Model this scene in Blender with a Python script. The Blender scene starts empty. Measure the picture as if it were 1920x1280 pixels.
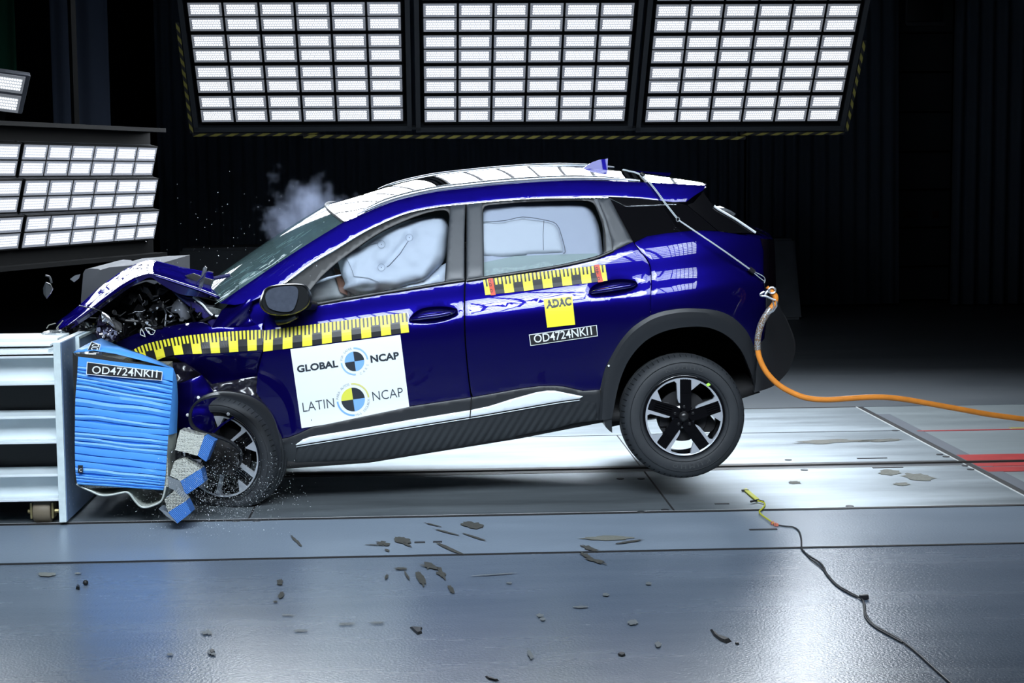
import bpy, bmesh, math, random
from mathutils import Vector, Matrix, noise, geometry
R = random.Random(7)
SC = bpy.context.scene
COL = SC.collection
# ---------------------------------------------------------------- camera
F = 3132.0                                   # focal length in pixels of the 1920 x 1280 frame
CAM = Vector((0.0, -9.0, 1.79))
_dy = Vector((790 - 960, 640 - 332, -F)).normalized()
_r = 0.014
_dx = Vector((1, _r, (-170 + 308 * _r) / F)).normalized()
_dz = _dx.cross(_dy).normalized()
ROT = Matrix((_dx, _dy, _dz))                # rows: world axes seen from the camera
camd = bpy.data.cameras.new('camera')
camd.sensor_width = 36.0
camd.lens = F / 1920 * 36.0
camd.clip_end = 200
cam = bpy.data.objects.new('camera', camd)
COL.objects.link(cam)
cam.matrix_world = Matrix.Translation(CAM) @ ROT.to_4x4()
SC.camera = cam
# ---------------------------------------------------------------- world, exposure, lamps outside the frame
SC.view_settings.view_transform = 'Standard'
SC.view_settings.look = 'None'
SC.view_settings.gamma = 1.0
SC.view_settings.use_curve_mapping = False
SC.view_settings.exposure = 0.0
SC.cycles.max_bounces = 10
SC.cycles.transparent_max_bounces = 16
SC.cycles.sample_clamp_indirect = 6.0
SC.cycles.volume_bounces = 0
w = bpy.data.worlds.new('hall_air')
SC.world = w
w.use_nodes = True
w.node_tree.nodes['Background'].inputs[0].default_value = (0.55, 0.68, 1.0, 1)
w.node_tree.nodes['Background'].inputs[1].default_value = 0.009


def area_lamp(name, loc, target, sx, sy, power, cols, rows, color=(0.80, 0.90, 1.0), spread=58):
    """An overhead bank of lamps on the camera's side of the hall: a real area light with a grid of lamp cells."""
    l = bpy.data.lights.new(name, 'AREA')
    l.shape = 'RECTANGLE'
    l.size, l.size_y = sx, sy
    l.energy = power
    l.color = color
    l.spread = math.radians(spread)
    l.use_nodes = True
    nt = l.node_tree
    em = nt.nodes['Emission']
    g = nt.nodes.new('ShaderNodeNewGeometry')
    sep = nt.nodes.new('ShaderNodeSeparateXYZ')
    nt.links.new(g.outputs['Parametric'], sep.inputs[0])
    outs = []
    for ax, n, duty in ((0, cols, 0.86), (1, rows, 0.72)):
        m = nt.nodes.new('ShaderNodeMath'); m.operation = 'MULTIPLY'; m.inputs[1].default_value = n
        fr = nt.nodes.new('ShaderNodeMath'); fr.operation = 'FRACT'
        lt = nt.nodes.new('ShaderNodeMath'); lt.operation = 'LESS_THAN'; lt.inputs[1].default_value = duty
        nt.links.new(sep.outputs[ax], m.inputs[0]); nt.links.new(m.outputs[0], fr.inputs[0]); nt.links.new(fr.outputs[0], lt.inputs[0])
        outs.append(lt)
    mu = nt.nodes.new('ShaderNodeMath'); mu.operation = 'MULTIPLY'
    nt.links.new(outs[0].outputs[0], mu.inputs[0]); nt.links.new(outs[1].outputs[0], mu.inputs[1])
    ml = nt.nodes.new('ShaderNodeMath'); ml.operation = 'MULTIPLY_ADD'; ml.inputs[1].default_value = 1.5; ml.inputs[2].default_value = 0.01
    nt.links.new(mu.outputs[0], ml.inputs[0])
    nt.links.new(ml.outputs[0], em.inputs['Strength'])
    o = bpy.data.objects.new(name, l)
    COL.objects.link(o)
    o.location = loc
    d = Vector(target) - Vector(loc)
    o.rotation_euler = d.to_track_quat('-Z', 'Y').to_euler()
    return o


LED_POWER = 4.0
area_lamp('ceiling_lamp_bank_front', (-1.1, -5.6, 5.3), (-0.5, 0.0, 0.6), 5.0, 2.4, 122, 14, 8)
area_lamp('ceiling_lamp_bank_rear', (2.3, -5.2, 5.4), (0.9, 0.0, 0.7), 3.2, 2.4, 42, 10, 8)


# ---------------------------------------------------------------- helpers
def ray(px, py):
    d = Vector((px - 960, 640 - py, -F))
    return ROT @ d if False else Vector((_dx.dot(d), _dy.dot(d), _dz.dot(d)))


def P(px, py, Y=0.0):
    d = ray(px, py)
    return CAM + d * ((Y - CAM.y) / d.y)


def G(px, py, z=0.0):
    d = ray(px, py)
    return CAM + d * ((z - CAM.z) / d.z)


def PXZ(p):
    """world point -> picture point, to check the build"""
    q = Vector(p) - CAM
    c = _dx * q.x + _dy * q.y + _dz * q.z
    return (960 - F * c.x / c.z, 640 + F * c.y / c.z)


def zoom(pts, ox, oy, s):
    return [(ox + x / s, oy + y / s) for x, y in pts]


MATS = {}


def mat(name, col=(0.5, 0.5, 0.5), rough=0.5, metal=0.0, coat=0.0, emit=None, es=0.0, spec=0.5, coat_rough=0.03,
        noise_scale=0, noise_amt=0.0, bump=0.0, bump_scale=200, alpha=1.0):
    if name in MATS:
        return MATS[name]
    m = bpy.data.materials.new(name)
    m.use_nodes = True
    nt = m.node_tree
    b = nt.nodes['Principled BSDF']
    b.inputs['Base Color'].default_value = (*col, 1)
    b.inputs['Roughness'].default_value = rough
    b.inputs['Metallic'].default_value = metal
    b.inputs['Specular IOR Level'].default_value = spec
    b.inputs['Coat Weight'].default_value = coat
    b.inputs['Coat Roughness'].default_value = coat_rough
    if emit:
        b.inputs['Emission Color'].default_value = (*emit, 1)
        b.inputs['Emission Strength'].default_value = es
    if noise_amt or bump:
        tc = nt.nodes.new('ShaderNodeTexCoord')
    if noise_amt:
        n = nt.nodes.new('ShaderNodeTexNoise')
        n.inputs['Scale'].default_value = noise_scale
        n.inputs['Detail'].default_value = 6
        nt.links.new(tc.outputs['Object'], n.inputs['Vector'])
        mx = nt.nodes.new('ShaderNodeMix'); mx.data_type = 'RGBA'
        mx.inputs[6].default_value = (*[c * (1 - noise_amt) for c in col], 1)
        mx.inputs[7].default_value = (*[min(1, c * (1 + noise_amt)) for c in col], 1)
        nt.links.new(n.outputs['Fac'], mx.inputs[0])
        nt.links.new(mx.outputs[2], b.inputs['Base Color'])
    if bump:
        n2 = nt.nodes.new('ShaderNodeTexNoise')
        n2.inputs['Scale'].default_value = bump_scale
        n2.inputs['Detail'].default_value = 3
        nt.links.new(tc.outputs['Object'], n2.inputs['Vector'])
        bp = nt.nodes.new('ShaderNodeBump')
        bp.inputs['Strength'].default_value = bump
        bp.inputs['Distance'].default_value = 0.01
        nt.links.new(n2.outputs['Fac'], bp.inputs['Height'])
        nt.links.new(bp.outputs[0], b.inputs['Normal'])
    MATS[name] = m
    return m


def glass_mat(name, tint, fac, base, rough=0.03):
    m = bpy.data.materials.new(name)
    m.use_nodes = True
    nt = m.node_tree
    b = nt.nodes['Principled BSDF']
    b.inputs['Base Color'].default_value = (*base, 1)
    b.inputs['Roughness'].default_value = rough
    t = nt.nodes.new('ShaderNodeBsdfTransparent')
    t.inputs[0].default_value = (*tint, 1)
    mx = nt.nodes.new('ShaderNodeMixShader')
    mx.inputs[0].default_value = fac
    nt.links.new(t.outputs[0], mx.inputs[1])
    nt.links.new(b.outputs[0], mx.inputs[2])
    nt.links.new(mx.outputs[0], nt.nodes['Material Output'].inputs[0])
    MATS[name] = m
    return m


def obj(name, verts, faces, m, parent=None, smooth=True, angle=38, fm=None):
    me = bpy.data.meshes.new(name)
    me.from_pydata([tuple(v) for v in verts], [], faces)
    ms = m if isinstance(m, (list, tuple)) else [m]
    for x in ms:
        me.materials.append(x)
    if fm:
        me.polygons.foreach_set('material_index', fm)
    if smooth:
        me.polygons.foreach_set('use_smooth', [True] * len(me.polygons))
        me.set_sharp_from_angle(angle=math.radians(angle))
    me.update()
    o = bpy.data.objects.new(name, me)
    COL.objects.link(o)
    if parent:
        o.parent = parent
        if parent.type == 'EMPTY' or True:
            o.matrix_parent_inverse = world_of(parent).inverted()
    return o


def world_of(o):
    m = o.matrix_basis.copy()
    if o.parent:
        m = world_of(o.parent) @ o.matrix_parent_inverse @ m
    return m


def tag(o, label=None, cat=None, group=None, kind=None):
    if label: o['label'] = label
    if cat: o['category'] = cat
    if group: o['group'] = group
    if kind: o['kind'] = kind
    return o


def thing(name, loc, label, cat, group=None):
    o = bpy.data.objects.new(name, None)
    o.empty_display_size = 0.1
    COL.objects.link(o)
    o.location = loc
    return tag(o, label, cat, group)


class MB:
    """collects simple shapes into one mesh"""
    def __init__(s):
        s.v, s.f, s.m = [], [], []

    def add(s, v, f, mi=0):
        n = len(s.v)
        s.v += [Vector(x) for x in v]
        s.f += [[i + n for i in q] for q in f]
        s.m += [mi] * len(f)

    def box(s, lo, hi, mi=0, M=None, bev=0.0):
        x0, y0, z0 = lo; x1, y1, z1 = hi
        b = min(bev, (x1 - x0) / 2.1, (y1 - y0) / 2.1, (z1 - z0) / 2.1)
        if b <= 0:
            v = [Vector((x, y, z)) for x in (x0, x1) for y in (y0, y1) for z in (z0, z1)]
            f = [(0, 1, 3, 2), (4, 6, 7, 5), (0, 4, 5, 1), (2, 3, 7, 6), (0, 2, 6, 4), (1, 5, 7, 3)]
            if M: v = [M @ p for p in v]
            s.add(v, f, mi)
            return
        bm = bmesh.new()
        bmesh.ops.create_cube(bm, size=1)
        for q in bm.verts:
            q.co = Vector((x0 + (q.co.x + .5) * (x1 - x0), y0 + (q.co.y + .5) * (y1 - y0), z0 + (q.co.z + .5) * (z1 - z0)))
        bmesh.ops.bevel(bm, geom=bm.edges[:], offset=b, segments=2, affect='EDGES', profile=0.6)
        s.bm(bm, mi, M)

    def bm(s, bm, mi=0, M=None):
        bm.verts.index_update()
        v = [M @ q.co if M else q.co.copy() for q in bm.verts]
        f = [[q.index for q in p.verts] for p in bm.faces]
        bm.free()
        s.add(v, f, mi)

    def tube(s, pts, r, n=8, mi=0, cap=True, flat=None):
        pts = [Vector(p) for p in pts]
        L = len(pts)
        rr = r if isinstance(r, (list, tuple)) else [r] * L
        rings = []
        ref = None
        for i, p in enumerate(pts):
            t = (pts[min(i + 1, L - 1)] - pts[max(i - 1, 0)]).normalized()
            if ref is None:
                ref = Vector((0, 0, 1)) if abs(t.z) < .9 else Vector((0, 1, 0))
            a = t.cross(ref)
            if a.length < 1e-5: a = t.cross(Vector((1, 0, 0.1)))
            a.normalize()
            b = a.cross(t).normalized()
            ref = b
            rings.append([p + (a * math.cos(k * 2 * math.pi / n) + b * math.sin(k * 2 * math.pi / n)) * rr[i] for k in range(n)])
        v = [q for g in rings for q in g]
        f = []
        for i in range(L - 1):
            for k in range(n):
                f.append((i * n + k, i * n + (k + 1) % n, (i + 1) * n + (k + 1) % n, (i + 1) * n + k))
        if cap:
            f.append(tuple(range(n))[::-1]); f.append(tuple((L - 1) * n + k for k in range(n)))
        s.add(v, f, mi)

    def lathe(s, prof, segs=48, mi=0, M=None, a0=0, a1=2 * math.pi):
        """prof: (radius, y); axis = Y"""
        full = abs(a1 - a0 - 2 * math.pi) < 1e-6
        n = segs if full else segs + 1
        v = []
        for k in range(n):
            a = a0 + (a1 - a0) * k / segs
            for r, y in prof:
                v.append(Vector((r * math.cos(a), y, r * math.sin(a))))
        if M: v = [M @ p for p in v]
        m = len(prof)
        f = []
        for k in range(segs):
            k2 = (k + 1) % n
            for i in range(m - 1):
                f.append((k * m + i, k * m + i + 1, k2 * m + i + 1, k2 * m + i))
        s.add(v, f, mi)

    def prism(s, poly, y0, y1, mi=0, M=None):
        """poly in x,z; extruded along y"""
        n = len(poly)
        v = [Vector((x, y0, z)) for x, z in poly] + [Vector((x, y1, z)) for x, z in poly]
        if M: v = [M @ p for p in v]
        f = [tuple(range(n)), tuple(range(n, 2 * n))[::-1]]
        f += [(i, n + i, n + (i + 1) % n, (i + 1) % n) for i in range(n)]
        s.add(v, f, mi)

    def loft(s, rows, mi=0, close=False):
        n = len(rows[0])
        v = [p for r in rows for p in r]
        f = []
        for i in range(len(rows) - 1):
            for k in range(n - 1 + (1 if close else 0)):
                k2 = (k + 1) % n
                f.append((i * n + k, i * n + k2, (i + 1) * n + k2, (i + 1) * n + k))
        s.add(v, f, mi)

    def build(s, name, m, parent=None, smooth=True, angle=38):
        return obj(name, s.v, s.f, m, parent, smooth, angle, s.m if isinstance(m, (list, tuple)) else None)


def curve(pts, n=8, closed=False):
    """Catmull-Rom through points of any dimension (tuples)"""
    out = []
    L = len(pts)
    rng = range(L) if closed else range(L - 1)
    for i in rng:
        p = [pts[(i + k) % L] if closed else pts[min(max(i + k, 0), L - 1)] for k in (-1, 0, 1, 2)]
        for j in range(n):
            t = j / n
            out.append(tuple(0.5 * (2 * b + (c - a) * t + (2 * a - 5 * b + 4 * c - d) * t * t + (3 * b - a - 3 * c + d) * t ** 3)
                             for a, b, c, d in zip(*p)))
    if not closed:
        out.append(tuple(pts[-1]))
    return out


def interp(x, tab):
    if x <= tab[0][0]: return tab[0][1]
    for i in range(len(tab) - 1):
        a, b = tab[i], tab[i + 1]
        if x <= b[0]:
            t = (x - a[0]) / (b[0] - a[0])
            h = b[0] - a[0]
            p = tab[i - 1] if i else a
            q = tab[i + 2] if i + 2 < len(tab) else b
            m0 = (b[1] - p[1]) / (b[0] - p[0]); m1 = (q[1] - a[1]) / (q[0] - a[0])
            return ((2 * t ** 3 - 3 * t * t + 1) * a[1] + (t ** 3 - 2 * t * t + t) * h * m0
                    + (-2 * t ** 3 + 3 * t * t) * b[1] + (t ** 3 - t * t) * h * m1)
    return tab[-1][1]


def densify(poly, step, closed=True):
    out = []
    n = len(poly)
    for i in range(n if closed else n - 1):
        a, b = poly[i], poly[(i + 1) % n]
        d = math.hypot(b[0] - a[0], b[1] - a[1])
        k = max(1, int(d / step + .5))
        for j in range(k):
            out.append((a[0] + (b[0] - a[0]) * j / k, a[1] + (b[1] - a[1]) * j / k))
    return out


def inside(x, y, poly):
    c = False
    n = len(poly)
    j = n - 1
    for i in range(n):
        xi, yi = poly[i]; xj, yj = poly[j]
        if (yi > y) != (yj > y) and x < (xj - xi) * (y - yi) / (yj - yi) + xi:
            c = not c
        j = i
    return c


def edge_dist(x, y, poly):
    best = 1e9
    n = len(poly)
    for i in range(n):
        ax, ay = poly[i]; bx, by = poly[(i + 1) % n]
        dx, dy = bx - ax, by - ay
        l = dx * dx + dy * dy
        t = 0 if l == 0 else max(0, min(1, ((x - ax) * dx + (y - ay) * dy) / l))
        d = (x - ax - t * dx) ** 2 + (y - ay - t * dy) ** 2
        if d < best: best = d
    return math.sqrt(best)


def region(poly, step=9.0, holes=(), inset=2.2):
    """triangulated 2D area: returns points, triangles, outer boundary loops"""
    loops = [densify(poly, step)] + [densify(h, step * .7) for h in holes]
    pts, edges = [], []
    for lp in loops:
        n0 = len(pts)
        pts += lp
        edges += [(n0 + i, n0 + (i + 1) % len(lp)) for i in range(len(lp))]
    xs = [p[0] for p in loops[0]]; ys = [p[1] for p in loops[0]]
    y = min(ys) + step / 2
    k = 0
    allp = loops
    while y < max(ys):
        x = min(xs) + (step / 2 if k % 2 else 0)
        while x < max(xs):
            if inside(x, y, loops[0]) and not any(inside(x, y, h) for h in loops[1:]):
                if min(edge_dist(x, y, l) for l in loops) > step * .45:
                    pts.append((x, y))
            x += step
        y += step * .866
        k += 1
    if inset:
        for lp in loops:
            n = len(lp)
            for i in range(n):
                a, b, c = lp[i - 1], lp[i], lp[(i + 1) % n]
                tx, ty = c[0] - a[0], c[1] - a[1]
                l = math.hypot(tx, ty) or 1
                for sg in (1, -1):
                    qx, qy = b[0] - sg * ty / l * inset, b[1] + sg * tx / l * inset
                    if inside(qx, qy, loops[0]) and not any(inside(qx, qy, h) for h in loops[1:]) \
                            and min(edge_dist(qx, qy, l2) for l2 in loops) > inset * .8:
                        pts.append((qx, qy))
    res = geometry.delaunay_2d_cdt([Vector(p) for p in pts], edges, [], 0, 1e-4)
    vs = [(v.x, v.y) for v in res[0]]
    fs = []
    for f in res[2]:
        cx, cy = sum(vs[i][0] for i in f) / len(f), sum(vs[i][1] for i in f) / len(f)
        if inside(cx, cy, loops[0]) and not any(inside(cx, cy, h) for h in loops[1:]):
            fs.append(list(f))
    return vs, fs, loops


def panel(name, poly, m, depth, parent=None, step=9.0, thick=0.02, holes=(), edge=0.004, lift=0.0, angle=38, inset=2.2, smooth=True):
    """a sheet traced in the picture, bent to its own depth and given thickness"""
    p2, f, loops = region(poly, step, holes, inset)
    D = depth if callable(depth) else (lambda x, y: depth)
    v, dd = [], []
    for x, y in p2:
        d = D(x, y) + lift
        if edge and inset:
            e = min(edge_dist(x, y, l) for l in loops)
            if e < inset * .9: d += edge
        dd.append(d)
        v.append(P(x, y, d))
    # orient towards the camera
    ff = []
    for q in f:
        a, b, c = (v[i] for i in q[:3])
        nrm = (b - a).cross(c - a)
        ff.append(q if nrm.dot(CAM - a) > 0 else q[::-1])
    if thick:
        cnt = {}
        for q in ff:
            for i in range(len(q)):
                e = (q[i], q[(i + 1) % len(q)])
                cnt[e] = cnt.get(e, 0) + 1
        bnd = [e for e in cnt if (e[1], e[0]) not in cnt]
        n = len(v)
        back = [p + Vector((0, thick, 0)) for p in v]
        v = v + back
        ff = ff + [[i + n for i in q][::-1] for q in ff] + [[b, a, a + n, b + n] for a, b in bnd]
    return obj(name, v, ff, m, parent, smooth, angle)


_fc = {}


def text2d(s, bold=0.0, space=1.0):
    """letter outlines of a string, as flat triangles normalised to height 1 for capitals"""
    key = (s, bold, space)
    if key in _fc: return _fc[key]
    c = bpy.data.curves.new('lettering', 'FONT')
    c.body = s
    c.size = 1.0
    c.offset = bold
    c.space_character = space
    c.resolution_u = 3
    o = bpy.data.objects.new('lettering', c)
    COL.objects.link(o)
    dg = bpy.context.evaluated_depsgraph_get()
    me = bpy.data.meshes.new_from_object(o.evaluated_get(dg))
    v = [(p.co.x, p.co.y) for p in me.vertices]
    f = [list(p.vertices) for p in me.polygons]
    bpy.data.objects.remove(o); bpy.data.curves.remove(c); bpy.data.meshes.remove(me)
    x0 = min(p[0] for p in v); x1 = max(p[0] for p in v); y0 = min(p[1] for p in v); y1 = max(p[1] for p in v)
    _fc[key] = ([((x - x0) / (x1 - x0), (y - y0) / (y1 - y0)) for x, y in v], f, (x1 - x0) / (y1 - y0))
    return _fc[key]


def flat_obj(name, p2, f, m, depth, parent, lift):
    D = depth if callable(depth) else (lambda x, y: depth)
    v = [P(x, y, D(x, y) - lift) for x, y in p2]
    ff = []
    for q in f:
        a, b, c = (v[i] for i in q[:3])
        ff.append(q if (b - a).cross(c - a).dot(CAM - a) > 0 else q[::-1])
    return obj(name, v, ff, m, parent, False)


def text_on(name, s, LL, LR, up, m, depth, parent, lift=0.004, bold=0.0, space=1.0):
    p, f, _ = text2d(s, bold, space)
    bx, by = LR[0] - LL[0], LR[1] - LL[1]
    return flat_obj(name, [(LL[0] + bx * u + up[0] * t, LL[1] + by * u + up[1] * t) for u, t in p], f, m, depth, parent, lift)


def arc_text(name, s, c, r, a0, a1, h, m, depth, parent, lift=0.004, inward=False, bold=0.0):
    """letters along an arc; angles in degrees, picture up = 90"""
    P2, FF = [], []
    n = len(s)
    for i, ch in enumerate(s):
        if ch == ' ': continue
        a = math.radians(a0 + (a1 - a0) * (i + .5) / n)
        p, f, asp = text2d(ch, bold)
        rad = (math.cos(a), -math.sin(a))
        if inward:
            up = (-rad[0], -rad[1]); rt = (math.sin(a) * -1, -math.cos(a))
        else:
            up = rad; rt = (math.sin(a), math.cos(a))
        hh = h
        ww = h * asp
        n0 = len(P2)
        for u, t in p:
            q = (u - .5) * ww; e = (t - .5) * hh
            P2.append((c[0] + rad[0] * r + rt[0] * q + up[0] * e, c[1] + rad[1] * r + rt[1] * q + up[1] * e))
        FF += [[k + n0 for k in q] for q in f]
    return flat_obj(name, P2, FF, m, depth, parent, lift)


def sticker(name, poly, m, depth, parent, lift, step=7):
    p, f, _ = region(poly, step, (), 0)
    return flat_obj(name, p, f, m, depth, parent, lift)


def ring2d(c, r0, r1, a0, a1, n=24, rot=0.0):
    p, f = [], []
    for i in range(n + 1):
        a = math.radians(a0 + (a1 - a0) * i / n + rot)
        for r in (r0, r1):
            p.append((c[0] + r * math.cos(a), c[1] - r * math.sin(a)))
    for i in range(n):
        f.append([2 * i, 2 * i + 1, 2 * i + 3, 2 * i + 2])
    return p, f


# ---------------------------------------------------------------- the hall
def floor_mat(name, c0, c1, rough, bump, streak=True, metal=0.0):
    m = bpy.data.materials.new(name)
    m.use_nodes = True
    nt = m.node_tree
    b = nt.nodes['Principled BSDF']
    tc = nt.nodes.new('ShaderNodeTexCoord')
    mp = nt.nodes.new('ShaderNodeMapping')
    mp.inputs['Scale'].default_value = (0.35, 2.2, 1) if streak else (0.8, 0.8, 1)
    nt.links.new(tc.outputs['Object'], mp.inputs[0])
    n = nt.nodes.new('ShaderNodeTexNoise')
    n.inputs['Scale'].default_value = 1.6
    n.inputs['Detail'].default_value = 9
    n.inputs['Roughness'].default_value = 0.62
    nt.links.new(mp.outputs[0], n.inputs['Vector'])
    cr = nt.nodes.new('ShaderNodeValToRGB')
    cr.color_ramp.elements[0].position = 0.33
    cr.color_ramp.elements[0].color = (*c0, 1)
    cr.color_ramp.elements[1].position = 0.68
    cr.color_ramp.elements[1].color = (*c1, 1)
    nt.links.new(n.outputs['Fac'], cr.inputs[0])
    nt.links.new(cr.outputs[0], b.inputs['Base Color'])
    b.inputs['Metallic'].default_value = metal
    rr = nt.nodes.new('ShaderNodeMapRange')
    rr.inputs['To Min'].default_value = rough * 0.8
    rr.inputs['To Max'].default_value = rough * 1.25
    nt.links.new(n.outputs['Fac'], rr.inputs['Value'])
    nt.links.new(rr.outputs[0], b.inputs['Roughness'])
    n2 = nt.nodes.new('ShaderNodeTexNoise')
    n2.inputs['Scale'].default_value = 90
    n2.inputs['Detail'].default_value = 2
    nt.links.new(tc.outputs['Object'], n2.inputs['Vector'])
    bp = nt.nodes.new('ShaderNodeBump')
    bp.inputs['Strength'].default_value = bump
    bp.inputs['Distance'].default_value = 0.004
    nt.links.new(n2.outputs['Fac'], bp.inputs['Height'])
    nt.links.new(bp.outputs[0], b.inputs['Normal'])
    MATS[name] = m
    return m


paint_floor = floor_mat('painted_floor', (0.125, 0.162, 0.215), (0.155, 0.195, 0.255), 0.26, 0.35)
strip_floor = floor_mat('strip_floor', (0.20, 0.25, 0.315), (0.235, 0.29, 0.36), 0.30, 0.25)
paint_floor.node_tree.nodes['Principled BSDF'].inputs['Specular IOR Level'].default_value = .6
steel_floor = floor_mat('steel_floor', (0.26, 0.30, 0.33), (0.43, 0.49, 0.53), 0.44, 0.10, True, .88)
dark_steel = floor_mat('dark_steel', (0.075, 0.085, 0.095), (0.14, 0.155, 0.17), 0.38, 0.10)
side_floor = floor_mat('side_floor', (0.26, 0.30, 0.32), (0.36, 0.41, 0.43), 0.42, 0.10, True, .5)
far_floor = floor_mat('far_floor', (0.10, 0.115, 0.13), (0.14, 0.155, 0.17), 0.40, 0.10)
seam_m = mat('seam', (0.012, 0.012, 0.013), 0.7)
YC, YR, YB, YF = -0.28, 1.05, 2.37, 3.57          # floor lines at growing distance
XE = 3.32                                          # end of the plates


def sheet(name, x0, x1, y0, y1, z0, z1, m, parent=None):
    b = MB(); b.box((x0, y0, z0), (x1, y1, z1))
    return b.build(name, m, parent, False)


floor = sheet('floor', -16, 16, -10, 15.5, -0.3, 0.0, paint_floor)
tag(floor, 'grey painted test hall floor with steel cover plates', kind='structure')
fl = [sheet('floor_panel', -16, 16, -1.19, YC, -0.05, 0.0012, strip_floor, floor),
      sheet('floor_panel', -16, XE, YC, YR - .10, -0.05, 0.003, steel_floor, floor),
      sheet('floor_panel', -16, XE, YR + .10, YF, -0.05, 0.003, steel_floor, floor),
      sheet('floor_panel', XE + .05, 16, YC + .3, YF, -0.05, 0.002, side_floor, floor),
      sheet('floor_panel', -16, 16, YF + .02, 15.4, -0.05, 0.0015, far_floor, floor)]
sheet('floor_track', -16, 16, YR - .10, YR + .10, -0.05, 0.0045, dark_steel, floor)
rb = MB()
rb.box((-16, YR - .012, 0), (16, YR + .022, 0.012), 0)
rb.box((-16, YR - .03, 0), (16, YR - .014, 0.0056), 1)
rb.build('floor_rail', [mat('rail_steel', (.10, .095, .09), .35, .8), seam_m], floor, False)
sm = MB()
for y, wd in ((-1.19, .010), (YC, .018), (YF, .014), (YB, .006)):
    sm.box((-16, y - wd, -.02), (XE if y > 0 else 16, y + wd, 0.0048))
for x, y0, y1, wd in ((1.325, YC, YR - .1, .005), (1.325, YR + .1, YB, .004), (-0.935, YC, YR - .1, .005), (XE + .02, YC, YF, .02)):
    sm.box((x - wd, y0, -.02), (x + wd, y1, 0.0049))
sm.build('floor_seam', seam_m, floor, False)
ed = MB()
ed.box((XE - .012, YC, 0), (XE - .002, YF, .0055)); ed.box((-16, YC + .02, 0), (16, YC + .026, .0052))
ed.box((-16, YR - .108, 0), (XE, YR - .102, .0052))
ed.build('floor_edge', mat('worn_edge', (.62, .64, .64), .45, .3), floor, False)
sheet('floor_edge', XE + .045, XE + .14, YC + .1, YF - .4, -.02, .0042, mat('grey_strip', (.13, .145, .17), .5), floor)
redm = mat('red_paint', (.42, .035, .035), .45, noise_scale=9, noise_amt=.35)
for y0, y1 in ((YR + .06, YR + .28), (YR - .14, YR + .02), (YR - .33, YR - .17)):
    sheet('floor_marking', XE + .05, 16, y0, y1, -.02, .0050, redm, floor)
sheet('floor_marking', XE + .1, 9, YB - .05, YB - .02, -.02, .0050, redm, floor)
sheet('floor_marking', 4.1, 9, YB - .015, YB + .06, -.02, .0050, mat('yellow_line', (.28, .26, .10), .6, noise_scale=5, noise_amt=.8), floor)
slot = MB()
for a, b in (((1607, 860.5), (1664, 860)), ((1636, 878), (1693, 877)), ((1405, 994), (1458, 994)), ((777, 1018), (797, 1017)), ((812, 1017), (829, 1016)),
             ((1340, 946), (1368, 946.5))):
    p, q = G(*a), G(*b)
    slot.box((p.x, p.y - .010, -.01), (q.x, p.y + .010, .0062))
for px, py in ((1774, 857), (1810, 874), (1820, 881), (1762, 853), (1478, 743 + 120), (1593, 950), (1508, 882), (1678, 808), (1247, 957), (1202, 961), (1163, 898.5), (1202, 898.5), (443, 977), (481, 976.5)):
    p = G(px, py)
    slot.lathe([(0, 0.0063), (.022, 0.0063), (.024, 0)], 10, M=Matrix.Translation(p) @ Matrix.Rotation(math.pi / 2, 4, 'X'))
slot.build('floor_slot', mat('slot_dark', (.03, .032, .035), .5), floor, False)
# stains, worn patches and scuffs with outlines of their own
stain_tan = mat('dust_stain', (.17, .175, .15), .8, noise_scale=60, noise_amt=.4)
stain_olive = mat('oil_stain', (.12, .12, .10), .5, noise_scale=40, noise_amt=.4)
chip = mat('chipped_paint', (.06, .06, .053), .85, noise_scale=70, noise_amt=.5)
scuff = mat('scuff', (.16, .18, .19), .6)


def blot(cx, cy, rx, ry, ang, m, jag=.25, seed=0, lift=.0065, pts=None):
    rr = random.Random(seed * 7 + int(cx))
    n = 22
    v2 = []
    ca, sa = math.cos(math.radians(ang)), math.sin(math.radians(ang))
    for k in range(n):
        a = 2 * math.pi * k / n
        s = 1 + jag * (rr.random() - .5) * 2
        x, y = rx * s * math.cos(a), ry * s * math.sin(a)
        v2.append((cx + x * ca - y * sa, cy + x * sa + y * ca))
    if pts: v2 = pts
    v = [G(x, y, lift) for x, y in v2]
    return v


def blots(name, lst, m, lift):
    b = MB()
    for i, s in enumerate(lst):
        v = blot(*s[:5], None, s[5] if len(s) > 5 else .25, i, lift)
        b.add(v, [tuple(range(len(v)))[::-1]])
    return b.build(name, m, floor, False)


blots('floor_stain', [(1722, 893, 30, 6, 5), (1690, 907, 16, 3, 2), (1668, 885, 20, 5, 0), (1490, 904, 12, 3, 0), (1140, 1008, 48, 4, -1)], stain_tan, .0056)
blots('floor_stain', [(1560, 827, 66, 3.4, -2, .35), (1650, 825, 38, 2.2, -2, .3)], stain_olive, .0057)
chips = [(886, 984, 21, 6, 8), (555, 1013, 13, 2.5, 45, .3), (717, 1018, 11, 3, 5, .6), (706, 1021, 20, .8, 2), (726, 1031, 5, 2.2, 20), (754, 1012, 17, 6, 10), (763, 1020, 10, 2, 25),
         (846, 1029, 27, 2.6, 24), (838, 997, 25, 1.2, 15), (811, 983, 18, 1, 14), (890, 1006, 24, 1.4, 18), (1106, 1027, 18, 3.2, 18, .4), (1098, 1040, 12, 3, 25, .5), (1117, 1050, 20, 2.6, 16, .5),
         (1180, 1015, 26, 1.6, -8), (805, 1061, 18, 5, 8, .6), (789, 1082, 7, 15, -28, .35), (827, 1074, 6, 11, -35, .4), (846, 1104, 4, 9, -30), (525, 1091, 5.5, 6, 0, .3), (527, 1115, 7, 5, -40), (516, 1127, 4, 1.6, 0),
         (763, 1078, 2, 9, -30), (752, 1065, 12, 2, 0), (725, 1080, 3, 4, 30, .5)]
blots('floor_stain', chips, chip, .0068)
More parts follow.
